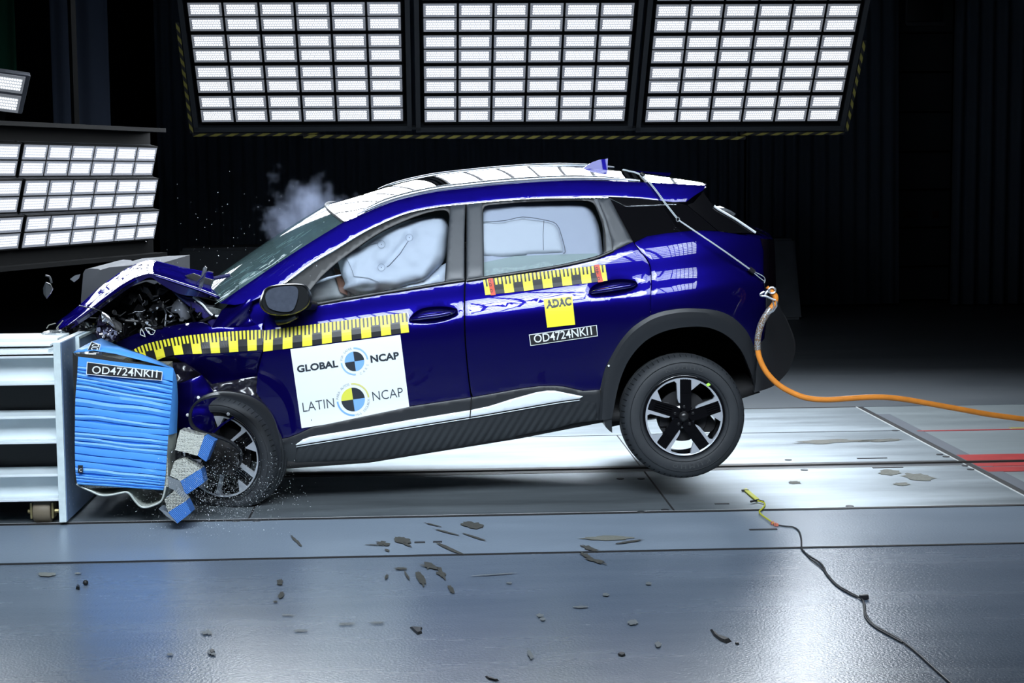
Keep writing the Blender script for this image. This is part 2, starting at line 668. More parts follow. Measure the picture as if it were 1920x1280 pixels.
blots('floor_stain', [(651, 1168, 15, 1.6, -3), (708, 1166, 14, 1.4, -2), (563, 1181, 14, 1.4, 0), (540, 1152, 13, 1, 4), (390, 1185, 11, 4, 0, .5), (320, 1226, 6, 2.5, 0, .5), (396, 1223, 8, 5, 0, .5), (1013, 1153, 7, 3.5, 0), (1018, 1160, 5, 3, 0),
                      (1136, 1114, 6, 3, 10), (1216, 1093, 6, 3, 0), (1186, 1166, 9, 5, 0), (1234, 1207, 6, 5, 0), (1090, 1137, 15, 2, 0), (930, 1076, 42, 1, -4), (955, 1092, 6, 1.6, 0), (994, 1226, 4, 9, -25), (830, 1190, 1, 1, 0)], scuff, .0067)
tape = MB()
for a in [(88, 1076, 17, 3.6, 0, .2), (146, 1074, 6, 1.5, 0)]:
    v = blot(*a[:5], None, .2, 3, .0066); tape.add(v, [tuple(range(len(v)))[::-1]])
tape.build('floor_stain', mat('faded_tape', (.22, .23, .21), .7), floor, False)

# walls: heavy dark drapes hung all around, a panelled door between them
drape = mat('dark_drape', (.13, .165, .21), .95, spec=.1)
drape2 = mat('grey_drape', (.10, .12, .17), .9, spec=.1)
green = mat('green_drape', (.012, .07, .04), .9, spec=.1)
wallm = mat('dark_wall', (.010, .012, .016), .9, spec=.1)


def curtain(name, x0, x1, y, z0, z1, m, label, period=.16, amp=.05, seed=1, group=None, x1b=None):
    rr = random.Random(seed)
    n = max(12, int((x1 - x0) / .022))
    xs = [x0 + (x1 - x0) * k / n for k in range(n + 1)]
    ph = rr.random() * 6
    rows = []
    for j in range(7):
        t = j / 6
        row = []
        for k, x in enumerate(xs):
            d = noise.noise(Vector((x * 1.3, seed * 3.1, t * .3)))
            yy = y + amp * (math.sin(2 * math.pi * x / period + ph + 3.0 * d) * (.55 + .45 * d) + .6 * d)
            xx = x
            if x1b is not None: xx = x0 + (x - x0) * ((1 - t) * (x1b - x0) / (x1 - x0) + t)
            row.append(Vector((xx, yy, z0 + (z1 - z0) * t)))
        rows.append(row)
    b = MB(); b.loft(rows)
    o = b.build(name, m, None, True, 180)
    sd = o.modifiers.new('cloth', 'SOLIDIFY'); sd.thickness = .006
    return tag(o, label, 'curtain', group)


wb = sheet('wall_back', -16, 16, 15.2, 15.4, 0, 9, wallm); tag(wb, 'black back wall of the hall behind the drapes', kind='structure')
wl = sheet('wall_left', -16, -15.8, -10, 15.2, 0, 9, wallm); tag(wl, 'black side wall of the hall', kind='structure')
wr = sheet('wall_right', 15.8, 16, -10, 15.2, 0, 9, wallm); tag(wr, 'black side wall of the hall', kind='structure')
ce = sheet('ceiling', -16, 16, -10, 15.4, 9, 9.2, wallm); tag(ce, 'black ceiling high over the hall', kind='structure')
YW = 13.4
xp = lambda px, Y=YW: P(px, 450, Y).x
curtain('drape', xp(300), xp(1395), YW, .03, 7.5, drape, 'long dark drape hanging behind the car', .15, .05, 3)
curtain('drape', xp(1395), xp(1668), YW - .12, .03, 7.5, drape, 'dark drape between the car tail and the panelled wall strip', .17, .07, 4, x1b=xp(1683))
curtain('drape', xp(1772), xp(2060), YW - .3, .02, 7.5, drape, 'dark drape to the right of the panelled wall strip', .2, .09, 6, x1b=xp(2060))
curtain('drape', P(98, 200, 6.6).x, P(206, 200, 6.6).x, 6.6, 1.2, 6, drape2, 'pale grey drape hanging above the left lamp bank', .22, .035, 8)
curtain('drape', P(-90, 60, 6.2).x, P(29, 60, 6.2).x, 6.2, 2.6, 6, green, 'dark green drape above the small tilted lamp', .2, .03, 9)
dw = MB()
xd0, xd1 = xp(1660, 13.9), xp(1780, 13.9)
zs = [P(1700, y, 13.9).z for y in (660, 500, 427, 356, 285, 210, 135, 62)] + [6.4]
for i in range(len(zs) - 1):
    z0 = 0.02 if i == 0 else zs[i]
    dw.box((xd0, 13.9, z0 + .015), (xd1, 13.98, zs[i + 1] - .015), 0, None, .012)
dp = dw.build('door_1', mat('door_panel', (.04, .05, .06), .6), None, False); tag(dp, 'dark panelled sectional door between two drapes', kind='structure')
for a, b in ((1694, 1721), (1749, 1760)):
    p, q = P(a, 396, 13.88), P(b, 409, 13.88)
    mb = MB(); mb.box((p.x, 13.86, q.z), (q.x, 13.9, p.z)); mb.build('door_window', mat('dull_red', (.05, .012, .010), .6), dp, False)

# concrete blocks standing far behind
def block(label, quad, Y, depth, m, topslope=.12):
    a, b, c, d = [P(x, y, Y) for x, y in quad]              # tl tr br bl
    z0 = 0.001
    v = [Vector((d.x, Y, z0)), Vector((c.x, Y, z0)), b.copy(), a.copy()]
    v2 = [p + Vector((0, depth, 0)) for p in v]
    bm = bmesh.new()
    vs = [bm.verts.new(p) for p in v + v2]
    for q in ((0, 1, 2, 3), (7, 6, 5, 4), (0, 4, 5, 1), (1, 5, 6, 2), (2, 6, 7, 3), (3, 7, 4, 0)):
        bm.faces.new([vs[i] for i in q])
    bmesh.ops.bevel(bm, geom=bm.edges[:], offset=.03, segments=2, affect='EDGES')
    mb = MB(); mb.bm(bm)
    return tag(mb.build('concrete_block', m, None, True), label, 'concrete block')


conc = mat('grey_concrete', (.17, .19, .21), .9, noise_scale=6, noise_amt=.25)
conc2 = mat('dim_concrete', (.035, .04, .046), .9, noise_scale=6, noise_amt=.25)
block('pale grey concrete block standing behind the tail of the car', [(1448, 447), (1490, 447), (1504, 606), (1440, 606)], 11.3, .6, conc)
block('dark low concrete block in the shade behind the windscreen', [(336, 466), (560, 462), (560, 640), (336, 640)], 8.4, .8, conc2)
shb = MB()
Ys = 2.2
prof = [(150, 825), (152, 560), (156, 512), (160, 505), (170, 503), (184, 504), (188, 506), (205, 501), (260, 496), (300, 494), (300, 825)]
fr = [P(x, y, Ys + (0.03 if 150 < x < 186 else 0) - .12 * (x > 186)) for x, y in prof]
bk = [p + Vector((0.12, .55, .03)) for p in fr]
shb.loft([fr, bk], close=True); shb.add(fr, [tuple(range(len(fr)))]); 
tag(shb.build('equipment_cover', mat('grey_cover', (.05, .055, .065), .8, noise_scale=5, noise_amt=.2), None, True, 30), 'grey cloth cover draped over equipment behind the bonnet', 'cover')

# hung black loudspeaker box, top right
sb = thing('loudspeaker', P(1738, 20, 12.4), 'black box hanging high beside the right drape', 'loudspeaker')
b = MB(); p, q = P(1702, -60, 12.4), P(1770, 44, 12.4)
b.box((p.x, 12.4, q.z), (q.x, 12.75, p.z), 0, None, .05); b.build('cabinet', mat('black_box', (.008, .009, .010), .45), sb)
b = MB(); b.box((p.x - .02, 12.36, q.z - .03), (q.x + .0, 12.40, q.z + .02), 0, None, .008); b.box((p.x - .03, 12.36, q.z), (p.x, 12.40, p.z), 0, None, .008)
b.build('frame', mat('box_frame', (.06, .065, .075), .5), sb)

# ---------------------------------------------------------------- lamp banks
def led_material():
    m = bpy.data.materials.new('led_board')
    m.use_nodes = True
    nt = m.node_tree
    b = nt.nodes['Principled BSDF']
    b.inputs['Base Color'].default_value = (.35, .36, .42, 1)
    b.inputs['Roughness'].default_value = .35
    tc = nt.nodes.new('ShaderNodeTexCoord')
    sep = nt.nodes.new('ShaderNodeSeparateXYZ')
    nt.links.new(tc.outputs['Object'], sep.inputs[0])
    L = nt.links

    def M(op, a=None, b_=None, c=None):
        n = nt.nodes.new('ShaderNodeMath'); n.operation = op
        for i, x in enumerate((a, b_, c)):
            if x is None: continue
            if isinstance(x, (int, float)): n.inputs[i].default_value = x
            else: L.new(x, n.inputs[i])
        return n.outputs[0]
    px, pz = .0195, .0225                                   # distance between diodes
    row = M('FLOOR', M('DIVIDE', sep.outputs[2], pz))
    xs = M('ADD', M('DIVIDE', sep.outputs[0], px), M('MULTIPLY', M('MODULO', M('ABSOLUTE', row), 2.0), .5))
    fx = M('SUBTRACT', M('FRACT', xs), .5)
    fz = M('SUBTRACT', M('FRACT', M('DIVIDE', sep.outputs[2], pz)), .5)
    d = M('SQRT', M('ADD', M('POWER', M('ABSOLUTE', M('MULTIPLY', fx, px)), 2.0), M('POWER', M('ABSOLUTE', M('MULTIPLY', fz, pz)), 2.0)))
    dot = M('LESS_THAN', d, .0066)
    inx = M('LESS_THAN', M('ABSOLUTE', sep.outputs[0]), .113)
    inz = M('LESS_THAN', M('ABSOLUTE', sep.outputs[2]), .045)
    lit = M('MULTIPLY', M('MULTIPLY', dot, inx), inz)
    b.inputs['Emission Color'].default_value = (.86, .92, 1.0, 1)
    halo = M('MULTIPLY_ADD', M('MULTIPLY', inx, inz), .46, .13)      # the lens sheet glows between the diodes
    L.new(M('MULTIPLY_ADD', lit, LED_POWER, halo), b.inputs['Emission Strength'])
    return m


led = led_material()
black_metal = mat('black_metal', (.003, .0035, .004), .7, .0, spec=.12)
grey_metal = mat('lamp_frame_grey', (.03, .034, .04), .6, .2)
hous = mat('lamp_housing', (.16, .17, .20), .45, .4)
_b = MB(); _b.box((-.1335, -.004, -.064), (.1335, .004, .064)); _board = _b.build('led_board', led, None, False)
_f = MB()
for z0, z1 in ((-.147, -.135), (.135, .147), (-.005, .005)):
    _f.box((-.865, -.016, z0), (.865, .03, z1))
for k in range(7):
    x = -.865 + k * .288; _f.box((x - .006 if k else x, -.010, -.14), (x + .008 if k < 6 else x + .004, .03, .14))
_f.box((-.865, .012, -.145), (.865, .05, .145), 1)
_fix = _f.build('lamp_row', [black_metal, hous], None, False)


def lamp_rows(root, rows, M0, board_cols=6, group=None):
    """rows of twelve diode boards each; M0(k) gives the matrix of row k"""
    out = []
    for k in range(rows):
        fx = _fix.copy(); COL.objects.link(fx); fx.parent = root; fx.matrix_basis = M0(k)
        for i in range(board_cols):
            for zz in (-.070, .070):
                bb = _board.copy(); COL.objects.link(bb); bb.parent = fx
                bb.location = (-.7205 + i * .2882, -.010, zz)
        out.append(fx)
    return out


def stripe_mesh(b, p, q, wdt, n, up, nrm):
    """hazard stripe: slanted yellow blocks along a black band"""
    d = (q - p) / n
    for k in range(n):
        a = p + d * k
        sk = d * .45
        b.add([a, a + d * .5, a + d * .5 + sk + up * wdt, a + sk + up * wdt], [(0, 1, 2, 3)], 1)
    b.add([p - nrm * .004, q - nrm * .004, q + up * wdt - nrm * .004, p + up * wdt - nrm * .004], [(0, 1, 2, 3)], 0)


TAU = math.radians(38)
yel = mat('hazard_yellow', (.30, .26, .05), .7)
blk = mat('hazard_black', (.012, .012, .012), .7)
UP = Vector((0, -math.sin(TAU), math.cos(TAU)))
NR = Vector((0, -math.cos(TAU), -math.sin(TAU)))
RB = Matrix.Rotation(TAU, 4, 'X')
NROW = 9


def bank(px0, px1, label, sideL, sideR, wide=0, ext=(0, 0)):
    Yb = 5.5
    p, q = P(px0, 229, Yb), P(px1, 229, Yb)
    width = (q - p).length
    sc = width / 1.73
    mid = (p + q) / 2
    root = thing('lamp_bank', mid, label, 'lamp', 'overhead lamp banks behind the car')
    lamp_rows(root, NROW, lambda k: Matrix.Rotation(0, 4, 'X') @ Matrix.Translation(UP * (.152 + k * .3035) * 1.0) @ RB @ Matrix.Diagonal((sc, 1, 1, 1)))
    b = MB()
    T = Matrix.Translation(mid) @ RB
    H = NROW * .3035 + .1
    hw = width / 2
    for s in (-1, 1):
        x = s * (hw + .025)
        b.box((min(x, x + s * .04), -.02, -.07), (max(x, x + s * .04), .10, H), 0, T)
    b.box((-hw - .065, -.02, -.085), (hw + .065, .10, -.035), 0, T)
    b.build('frame', grey_metal, root, False)
    b = MB(); b.box((-hw - .06, .055, -.08), (hw + .06, .12, H), 0, T); b.build('back_panel', black_metal, root, False)
    b = MB()
    if sideL:
        x = -hw - .10
        a = T @ Vector((x, -.03, -.09)); c = T @ Vector((x, -.03, H * .36))
        stripe_mesh(b, c, a, .028, 10, Vector((1, 0, 0)), NR)
        a = T @ Vector((x + .02, -.03, -.122)); c = T @ Vector((x + 1.10, -.03, -.122))
        stripe_mesh(b, a, c, .030, 8, UP, NR)
    if sideR:
        x = hw + .07
        a = T @ Vector((x, -.03, -.09)); c = T @ Vector((x, -.03, H * .30))
        stripe_mesh(b, c, a, .028, 8, Vector((1, 0, 0)), NR)
        a = T @ Vector((x - .92, -.03, -.122)); c = T @ Vector((x + .0, -.03, -.122))
        stripe_mesh(b, a, c, .030, 7, UP, NR)
    if wide:
        beam = thing('cross_beam', mid, 'long beam with yellow and black stripes under the three lamp banks', 'beam')
        a = P(568, 259, Yb + .05); c = P(1398, 262, Yb + .05)
        T2 = Matrix.Translation(Vector((0, 0, 0)))
        sb_ = MB(); stripe_mesh(sb_, a, c, .036, 28, UP, NR); sb_.build('hazard_stripe', [blk, yel], beam, False)
        bb = MB(); bb.tube([a + UP * .075 - NR * .06, c + UP * .075 - NR * .06], .02, 4); bb.build('bar', grey_metal, beam, False)
    if b.v: b.build('hazard_stripe', [blk, yel], root, False)
    lm = area_lamp('lamp_bank_light', (0, 0, 0), (0, 0, 0), width, NROW * .3035, 125, 6, NROW * 2, (.86, .93, 1.0), 150)
    lc = T @ Vector((0, -.035, NROW * .3035 / 2))
    lm.matrix_basis = Matrix.Translation(lc) @ NR.to_track_quat('-Z', 'Y').to_matrix().to_4x4()
    return root


bank(377, 758, 'bright diode lamp bank at the left, over the smoke', True, False)
bank(794, 1172, 'bright diode lamp bank in the middle, over the car roof', False, False, 1)
bank(1207, 1571, 'bright diode lamp bank at the right, over the car tail', False, True)

# standing lamp bank at the left, three long rows turned towards the car
pR, pL = P(295, 361, 4.1), P(-95, 361, 1.75)
ax = (pR - pL); ax.z = 0; ax.normalize()
nb = Vector((ax.y, -ax.x, 0))
Mz = Matrix((( ax.x, -nb.x, 0), (ax.y, -nb.y, 0), (0, 0, 1))).to_4x4()
zc = [P(295, y, 4.1).z for y in (302, 361, 420)]
root = thing('lamp_bank', (pR.x, pR.y, 0), 'lamp bank of three long rows standing at the left behind the barrier', 'lamp')
cx = pR - ax * (.865 + .04)


def rowM(k):
    return Matrix.Translation(Vector((cx.x - pR.x, cx.y - pR.y, zc[2 - k]))) @ Mz @ Matrix.Rotation(math.radians(14), 4, 'X') @ Matrix.Diagonal((1, 1, .8, 1))


lamp_rows(root, 3, rowM)
for dd in (.905, 2.665):
    lm = area_lamp('lamp_row_light', (0, 0, 0), (0, 0, 0), 1.73, .72, 25, 6, 6, (.86, .93, 1.0), 150)
    lm.matrix_basis = Matrix.Translation(pR - ax * dd + nb * .06 + Vector((0, 0, zc[1] - pR.z))) @ nb.to_track_quat('-Z', 'Y').to_matrix().to_4x4()
cx = pR - ax * (.865 + .04 + 1.76)
lamp_rows(root, 3, rowM)
b = MB()
T = Matrix.Translation(Vector((pR.x, pR.y, 0))) @ Mz
z0, z1 = zc[2] - .22, zc[0] + .22
b.box((-3.7, .06, z0), (.02, .12, z1), 0, T); b.box((-3.7, -.08, z1), (.02, .12, z1 + .03), 0, T); b.box((-3.7, -.06, z0 - .03), (.02, .12, z0), 0, T)
b.box((-.12, .06, 0), (-.04, .14, z0), 0, T); b.box((-2.2, .06, 0), (-2.12, .14, z0), 0, T)
b.build('frame', black_metal, root, False)
# small tilted lamp above it
q = [P(-70, 128, 3.2), P(62, 146, 3.4), P(40, 205, 3.55), P(-95, 200, 3.35)]
ex = (q[1] - q[0]); ez = (q[0] - q[3])
c0 = (q[0] + q[1] + q[2] + q[3]) / 4
exn = ex.normalized(); yn = ez.cross(ex).normalized() * -1; zn = exn.cross(yn).normalized()
if zn.z < 0: zn = -zn
yn = zn.cross(exn)
root = thing('lamp', c0, 'small tilted diode lamp hanging at the top left corner', 'lamp')
MM = Matrix((( exn.x, yn.x, zn.x), (exn.y, yn.y, zn.y), (exn.z, yn.z, zn.z))).to_4x4()
lampb = MB(); hw, hh = ex.length / 2, ez.length / 2
lampb.box((-hw, .0, -hh), (hw, .05, hh), 0, Matrix.Translation(c0) @ MM, .012); lampb.build('housing', hous, root)
for i in (-1, 0, 1):
    for zz in (-.5, .5):
        bb = _board.copy(); COL.objects.link(bb); bb.parent = root
        bb.matrix_basis = MM @ Matrix.Translation(Vector((hw - .16 - (1 - i) * .27, -.006, zz * hh))) @ Matrix.Diagonal((.93, 1, hh / .15, 1))
br = MB(); br.box((-hw, .06, -hh - .12), (hw - .1, .10, -hh + .05), 0, Matrix.Translation(c0) @ MM); br.build('bracket', black_metal, root, False)
rk = MB()
a, c = P(-60, 231, 3.6), P(142, 247, 3.9)
rk.tube([a, c], .04, 4)
rk.tube([Vector((c.x, c.y, c.z)), Vector((c.x, c.y, 9))], .03, 4); rk.tube([Vector((a.x, a.y, a.z)), Vector((a.x, a.y, 9))], .03, 4)
tag(rk.build('support_beam', black_metal, None, False), 'black beam under the small tilted lamp at the left', 'beam')
bpy.data.objects.remove(_board); bpy.data.objects.remove(_fix)


# ---------------------------------------------------------------- the barrier on its steel trolley
YN = -0.33                                           # nearest face of the barrier
white_steel = mat('white_steel', (.72, .79, .82), .45, noise_scale=5, noise_amt=.10)
plate_face = mat('blue_grey_plate', (.19, .28, .44), .5, .0, noise_scale=8, noise_amt=.15)
edge_white = mat('chipped_white', (.58, .68, .70), .6, noise_scale=25, noise_amt=.25)
dark_steel2 = mat('trolley_dark', (.02, .022, .025), .5, .3)
xa, xb = P(104.8, 800, YN).x, P(118, 800, YN).x
zt, zb = P(108, 642, YN).z, P(118, 979, YN).z
trolley = thing('barrier_trolley', (xa - .6, .2, 0), 'white steel barrier trolley with open channels at the left edge', 'trolley')
# back plate: light edge towards the camera, blue-grey face towards the car
b = MB()
b.box((xa, YN + .004, zb), (xb, .72, zt), 0)
b.box((xb - .001, YN + .012, zb + .004), (xb + .004, .72, zt - .004), 1)
b.box((xa, YN, zb), (xb + .001, YN + .006, zt), 2, None, .002)
b.build('back_plate', [white_steel, plate_face, edge_white], trolley, False)
hb = MB()
for j in range(24):
    for i in range(2):
        z = zb + .05 + j * (zt - zb - .08) / 24 + (.015 if i else 0)
        y = YN + .06 + i * .09
        hb.lathe([(0, -.0072), (.006, -.0072)], 8, 0, Matrix.Translation((xb, y, z)) @ Matrix.Rotation(math.pi / 2, 4, 'Z'))
hb.build('bolt_hole', mat('hole_light', (.45, .5, .56), .5), trolley, False)
b = MB()
b.box((xb + .004, .05, zt - .29), (xb + .016, .70, zt - .015), 0)
b.box((xb + .004, .03, zt - .29), (xb + .024, .05, zt - .005), 1)
b.box((xb + .004, .05, zt - .018), (xb + .024, .70, zt - .004), 1)
b.build('mounting_plate', [plate_face, edge_white], trolley, False)
for y in (.22, .48):
    b = MB()
    M0 = Matrix.Translation((xb + .016, y, zt - .12)) @ Matrix.Rotation(-math.pi / 2, 4, 'Z')
    b.lathe([(0, .022), (.022, .022), (.026, .012), (.026, 0)], 6, 0, M0); b.lathe([(0, .06), (.009, .06), (.010, .0)], 10, 0, M0)
    b.build('bolt', mat('bright_zinc', (.7, .74, .78), .3, .8), trolley)
xl = P(-420, 800, YN).x
bracket = MB()
p = P(83, 652, .1)
bracket.box((p.x, .05, zt - .05), (xa, .25, zt - .02)); bracket.build('lug', white_steel, trolley, False)


def zat(py, Y=YN + .02):
    return P(60, py, Y).z


for (t, bt, tz) in ((663, 722, 1), (780, 832, 0), (889, 940, 0)):
    z1, z0 = zat(t), zat(bt)
    b = MB()
    b.box((xl, YN + .02, z1 - .014), (xa, YN + .26, z1), 0, None, .003)           # upper flange
    b.box((xl, YN + .02, z0), (xa, YN + .26, z0 + .014), 0, None, .003)           # lower flange
    b.box((xl, YN + .115, z0 + .01), (xa, YN + .13, z1 - .01), 0)                 # web
    b.build('channel_beam', white_steel, trolley, False)
b = MB()
for py, dy, th in ((634, .30, .03), (645, .12, .012), (655, .07, .02)):
    z = zat(py, YN + dy); b.box((xl, YN + dy, z - th), (xa - .04, YN + dy + .30, z), 0, None, .003)
b.box((xl, YN + .02, zat(671)), (xa, YN + .06, zat(662) - .0), 0)
b.build('top_rail', white_steel, trolley, False)
b = MB(); b.box((xl, YN + .28, .12), (xa - .01, 1.0, zat(660) - .02)); b.build('chassis', dark_steel2, trolley, False)
# caster under the trolley
ct = MB()
pc = P(82, 965, YN + .10)
ct.lathe([(.0, -.045), (.055, -.045), (.062, -.035), (.062, .035), (.055, .045), (0, .045)], 28, 0, Matrix.Translation((pc.x, YN + .10, .063)) @ Matrix.Rotation(math.pi / 2, 4, 'Z'))
ct.build('caster_wheel', mat('caster_rubber', (.15, .12, .08), .6), trolley)
for s in (-1, 1):
    ct = MB()
    ct.box((pc.x + s * .055 - .005, YN + .06, .03), (pc.x + s * .055 + .005, YN + .14, .112), 0)
    ct.lathe([(0, -.02), (.012, -.02), (.014, 0)], 8, 0, Matrix.Translation((pc.x + s * .06, YN + .10, .063)) @ Matrix.Rotation(s * math.pi / 2, 4, 'Z'))
    ct.build('caster_fork', mat('brass_zinc', (.30, .25, .12), .35, .7), trolley, False)
# ---------------------------------------------------------------- blue crushed block
blue = mat('blue_cladding', (.075, .31, .80), .42, .0, spec=.35)
alu = mat('bare_aluminium', (.50, .54, .50), .45, .3)
comb = None


def comb_mat():
    m = bpy.data.materials.new('honeycomb')
    m.use_nodes = True
    nt = m.node_tree
    b = nt.nodes['Principled BSDF']
    tc = nt.nodes.new('ShaderNodeTexCoord')
    v = nt.nodes.new('ShaderNodeTexVoronoi')
    v.inputs['Scale'].default_value = 130
    v.inputs['Randomness'].default_value = .25
    nt.links.new(tc.outputs['Object'], v.inputs['Vector'])
    cr = nt.nodes.new('ShaderNodeValToRGB')
    cr.color_ramp.elements[0].position = .28; cr.color_ramp.elements[0].color = (.05, .05, .045, 1)
    cr.color_ramp.elements[1].position = .52; cr.color_ramp.elements[1].color = (.55, .56, .50, 1)
    nt.links.new(v.outputs['Distance'], cr.inputs[0])
    nt.links.new(cr.outputs[0], b.inputs['Base Color'])
    b.inputs['Metallic'].default_value = .4
    b.inputs['Roughness'].default_value = .45
    bp = nt.nodes.new('ShaderNodeBump'); bp.inputs['Distance'].default_value = .004; bp.inputs['Strength'].default_value = .8
    nt.links.new(v.outputs['Distance'], bp.inputs['Height']); nt.links.new(bp.outputs[0], b.inputs['Normal'])
    return m


comb = comb_mat()
YB0 = YN - .02
barrier = thing('honeycomb_barrier', (P(230, 800, YB0).x, .1, P(230, 918, YB0).z), 'crushed bright blue honeycomb barrier block bolted to the white trolley', 'crash barrier')
rr = random.Random(4)
NL, NC = 27, 20
Lp = curve([(146.5, 668), (145, 700), (141.5, 745), (140.5, 800), (140.5, 850), (142, 890), (145.5, 908)], 8)
Rp = curve([(325, 690), (323, 732), (320, 770), (315.5, 817), (312, 870), (309, 905), (306, 919)], 8)


def along(pl, t):
    f = t * (len(pl) - 1); i = min(int(f), len(pl) - 2); f -= i
    return tuple(a + (b - a) * f for a, b in zip(pl[i], pl[i + 1]))


cuts = [0, .105]
while cuts[-1] < .93:
    cuts.append(cuts[-1] + rr.uniform(.022, .055))
cuts[-1] = .93
cuts.append(1.0)
rows = []
for i in range(len(cuts) - 1):
    t0, t1 = cuts[i], cuts[i + 1]
    bulge = rr.uniform(.001, .004); off = rr.uniform(-.002, .002)
    for k, (u, dd) in enumerate(((.03, .012), (.10, .002), (.5, -bulge), (.92, .001), (.985, .010))):
        t = t0 + (t1 - t0) * u
        row = []
        for j in range(NC + 1):
            s = j / NC
            # creases run from high at the left to low at the right and wander a little
            wob = noise.noise(Vector((s * 2.3, i * .9, 1.7))) * .012 * min(1, 6 * s * (1 - s) + .1)
            tt = max(0, min(1, t + wob))
            a, c = along(Lp, tt), along(Rp, tt)
            px, py = a[0] + (c[0] - a[0]) * s, a[1] + (c[1] - a[1]) * s
            d = YB0 + dd + off + noise.noise(Vector((s * 5, i * 3.3, 4))) * .004 + .05 * max(0, s - .9) * 4
            if i == 0: d = YB0 + .004
            row.append(P(px, py, d))
        rows.append(row)
b = MB(); b.loft(rows)
fr = b.build('cladding_sheet', blue, barrier, True, 30)
# body of the block behind the sheet: still deep away from the car, crushed short in front of it
b = MB()
zlo, zhi = P(230, 916, YB0).z, P(230, 690, YB0).z
x0, x1 = P(156, 800, YB0 + .1).x, P(318, 800, YB0).x
b.box((x0, YB0 + .03, zlo), (x1 - .02, YB0 + .30, zhi)); b.box((x0, YB0 + .30, zlo), (x0 + .16, .66, zhi))
b.build('crushed_core', comb, barrier, False)
# right flank of the cladding, towards the car
fl0 = [(325, 690), (322, 740), (317, 800), (314, 816)]
fl1 = [(332, 715), (334, 752), (332.5, 790), (332, 811)]
b = MB(); b.loft([[P(x, y, YB0 + .02) for x, y in fl0], [P((x + u) / 2 + 1, (y + v) / 2, YB0 + .05) for (x, y), (u, v) in zip(fl0, fl1)], [P(x, y, YB0 + .16) for x, y in fl1]])
b.build('flank_sheet', blue, barrier, True, 60)
fl0 = [(314, 816), (313, 850), (311, 890), (305, 921)]
fl1 = [(332, 811), (330, 830), (323, 850), (312, 905)]
b = MB(); b.loft([[P(x, y, YB0 + .02) for x, y in fl0], [P(x, y, YB0 + .16) for x, y in fl1]])
b.build('flank_sheet', alu, barrier, True, 60)
# top flap torn open, pale blue
b = MB()
top = [[(138, 660), (176, 656), (215, 662), (260, 673), (325, 690)], [(150, 652), (185, 648), (225, 652), (268, 665), (322, 688)], [(172, 640), (190, 634), (218, 646), (262, 662), (318, 684)]]
b.loft([[P(x, y, YB0 + d) for x, y in r] for r, d in zip(top, (.03, .10, .30))])
o = b.build('top_flap', blue, barrier, True, 60); s = o.modifiers.new('sheet', 'SOLIDIFY'); s.thickness = .004
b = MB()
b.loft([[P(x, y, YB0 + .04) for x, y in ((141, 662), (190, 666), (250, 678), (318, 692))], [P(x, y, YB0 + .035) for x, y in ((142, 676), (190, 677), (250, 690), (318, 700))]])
b.build('gap_shadow', mat('gap_core_black', (.015, .015, .014), .8), barrier)  # black strip painting the shade of the gap under the flap
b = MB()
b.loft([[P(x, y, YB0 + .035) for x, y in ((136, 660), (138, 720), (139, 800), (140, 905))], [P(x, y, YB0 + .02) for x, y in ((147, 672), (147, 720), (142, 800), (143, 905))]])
b.build('core_edge', mat('gap_core_black'), barrier)
# loose bare sheet hanging under the block
wav = curve([(144, 906), (156, 913), (170, 919), (187, 926.5), (203, 927), (220, 924), (236, 921), (245, 926), (254, 938), (264, 948), (274, 949.5), (287, 946), (300, 939), (306, 925), (308, 912)], 5)
b = MB()
rws = []
for d, sh in ((0.0, 0), (.008, .8), (.25, -8), (.5, -16)):
    rws.append([P(x, y, YB0 + .02) + Vector((0, d, sh * .0012)) for x, y in wav])
b.loft(rws)
o = b.build('loose_sheet', alu, barrier, True, 60); s = o.modifiers.new('sheet', 'SOLIDIFY'); s.thickness = .009


def number_plate(name, quad, LL, LR, up, text, Y, parent, lift=.006):
    black = mat('plate_black', (.016, .016, .018), .45)
    white = mat('plate_white', (.78, .82, .84), .5)
    D = Y if callable(Y) else (lambda x, y: Y)
    c = (sum(p[0] for p in quad) / 4, sum(p[1] for p in quad) / 4)
    L = lambda s: [(c[0] + (x - c[0]) * (1 - s / abs(x - c[0]) if abs(x - c[0]) > s else 0), c[1] + (y - c[1]) * (1 - s / abs(y - c[1]) if abs(y - c[1]) > s else 0)) for x, y in quad]
    o = sticker(name, quad, white, D, parent, lift)
    q = [(x + (1.3 if x < c[0] else -1.3), y + (1.3 if y < c[1] else -1.3)) for x, y in quad]
    sticker('plate_ground', q, black, D, o, lift + .0012)
    if text: text_on('lettering', text, LL, LR, up, white, D, o, lift + .0024, .008, 1.0)
    return o


number_plate('number_plate', [(163, 678), (305, 696.5), (303.5, 713.5), (161.5, 702)], (172, 700), (294.5, 708), (1.3, -14.5), 'OD4724NKI1', YB0 - .006, barrier, .012)
o = number_plate('number_plate', [(171, 640), (189, 645.5), (185, 662), (163, 658)], (0, 0), (0, 0), (0, 0), '', YB0 + .06, barrier, .02)
text_on('lettering', 'OD', (183, 657.5), (187, 645), (-13.5, -1.5), mat('plate_white'), YB0 + .06, o, .024, .01)
flat_obj('adhesive_mark', [(146, 872), (155.5, 872), (155.5, 886), (146, 886)], [[0, 1, 2, 3]], mat('plate_black'), YB0, barrier, .02)
text_on('adhesive_mark', 'C', (148.5, 884), (153.5, 884), (0, -6), mat('plate_white'), YB0, barrier, .0215)


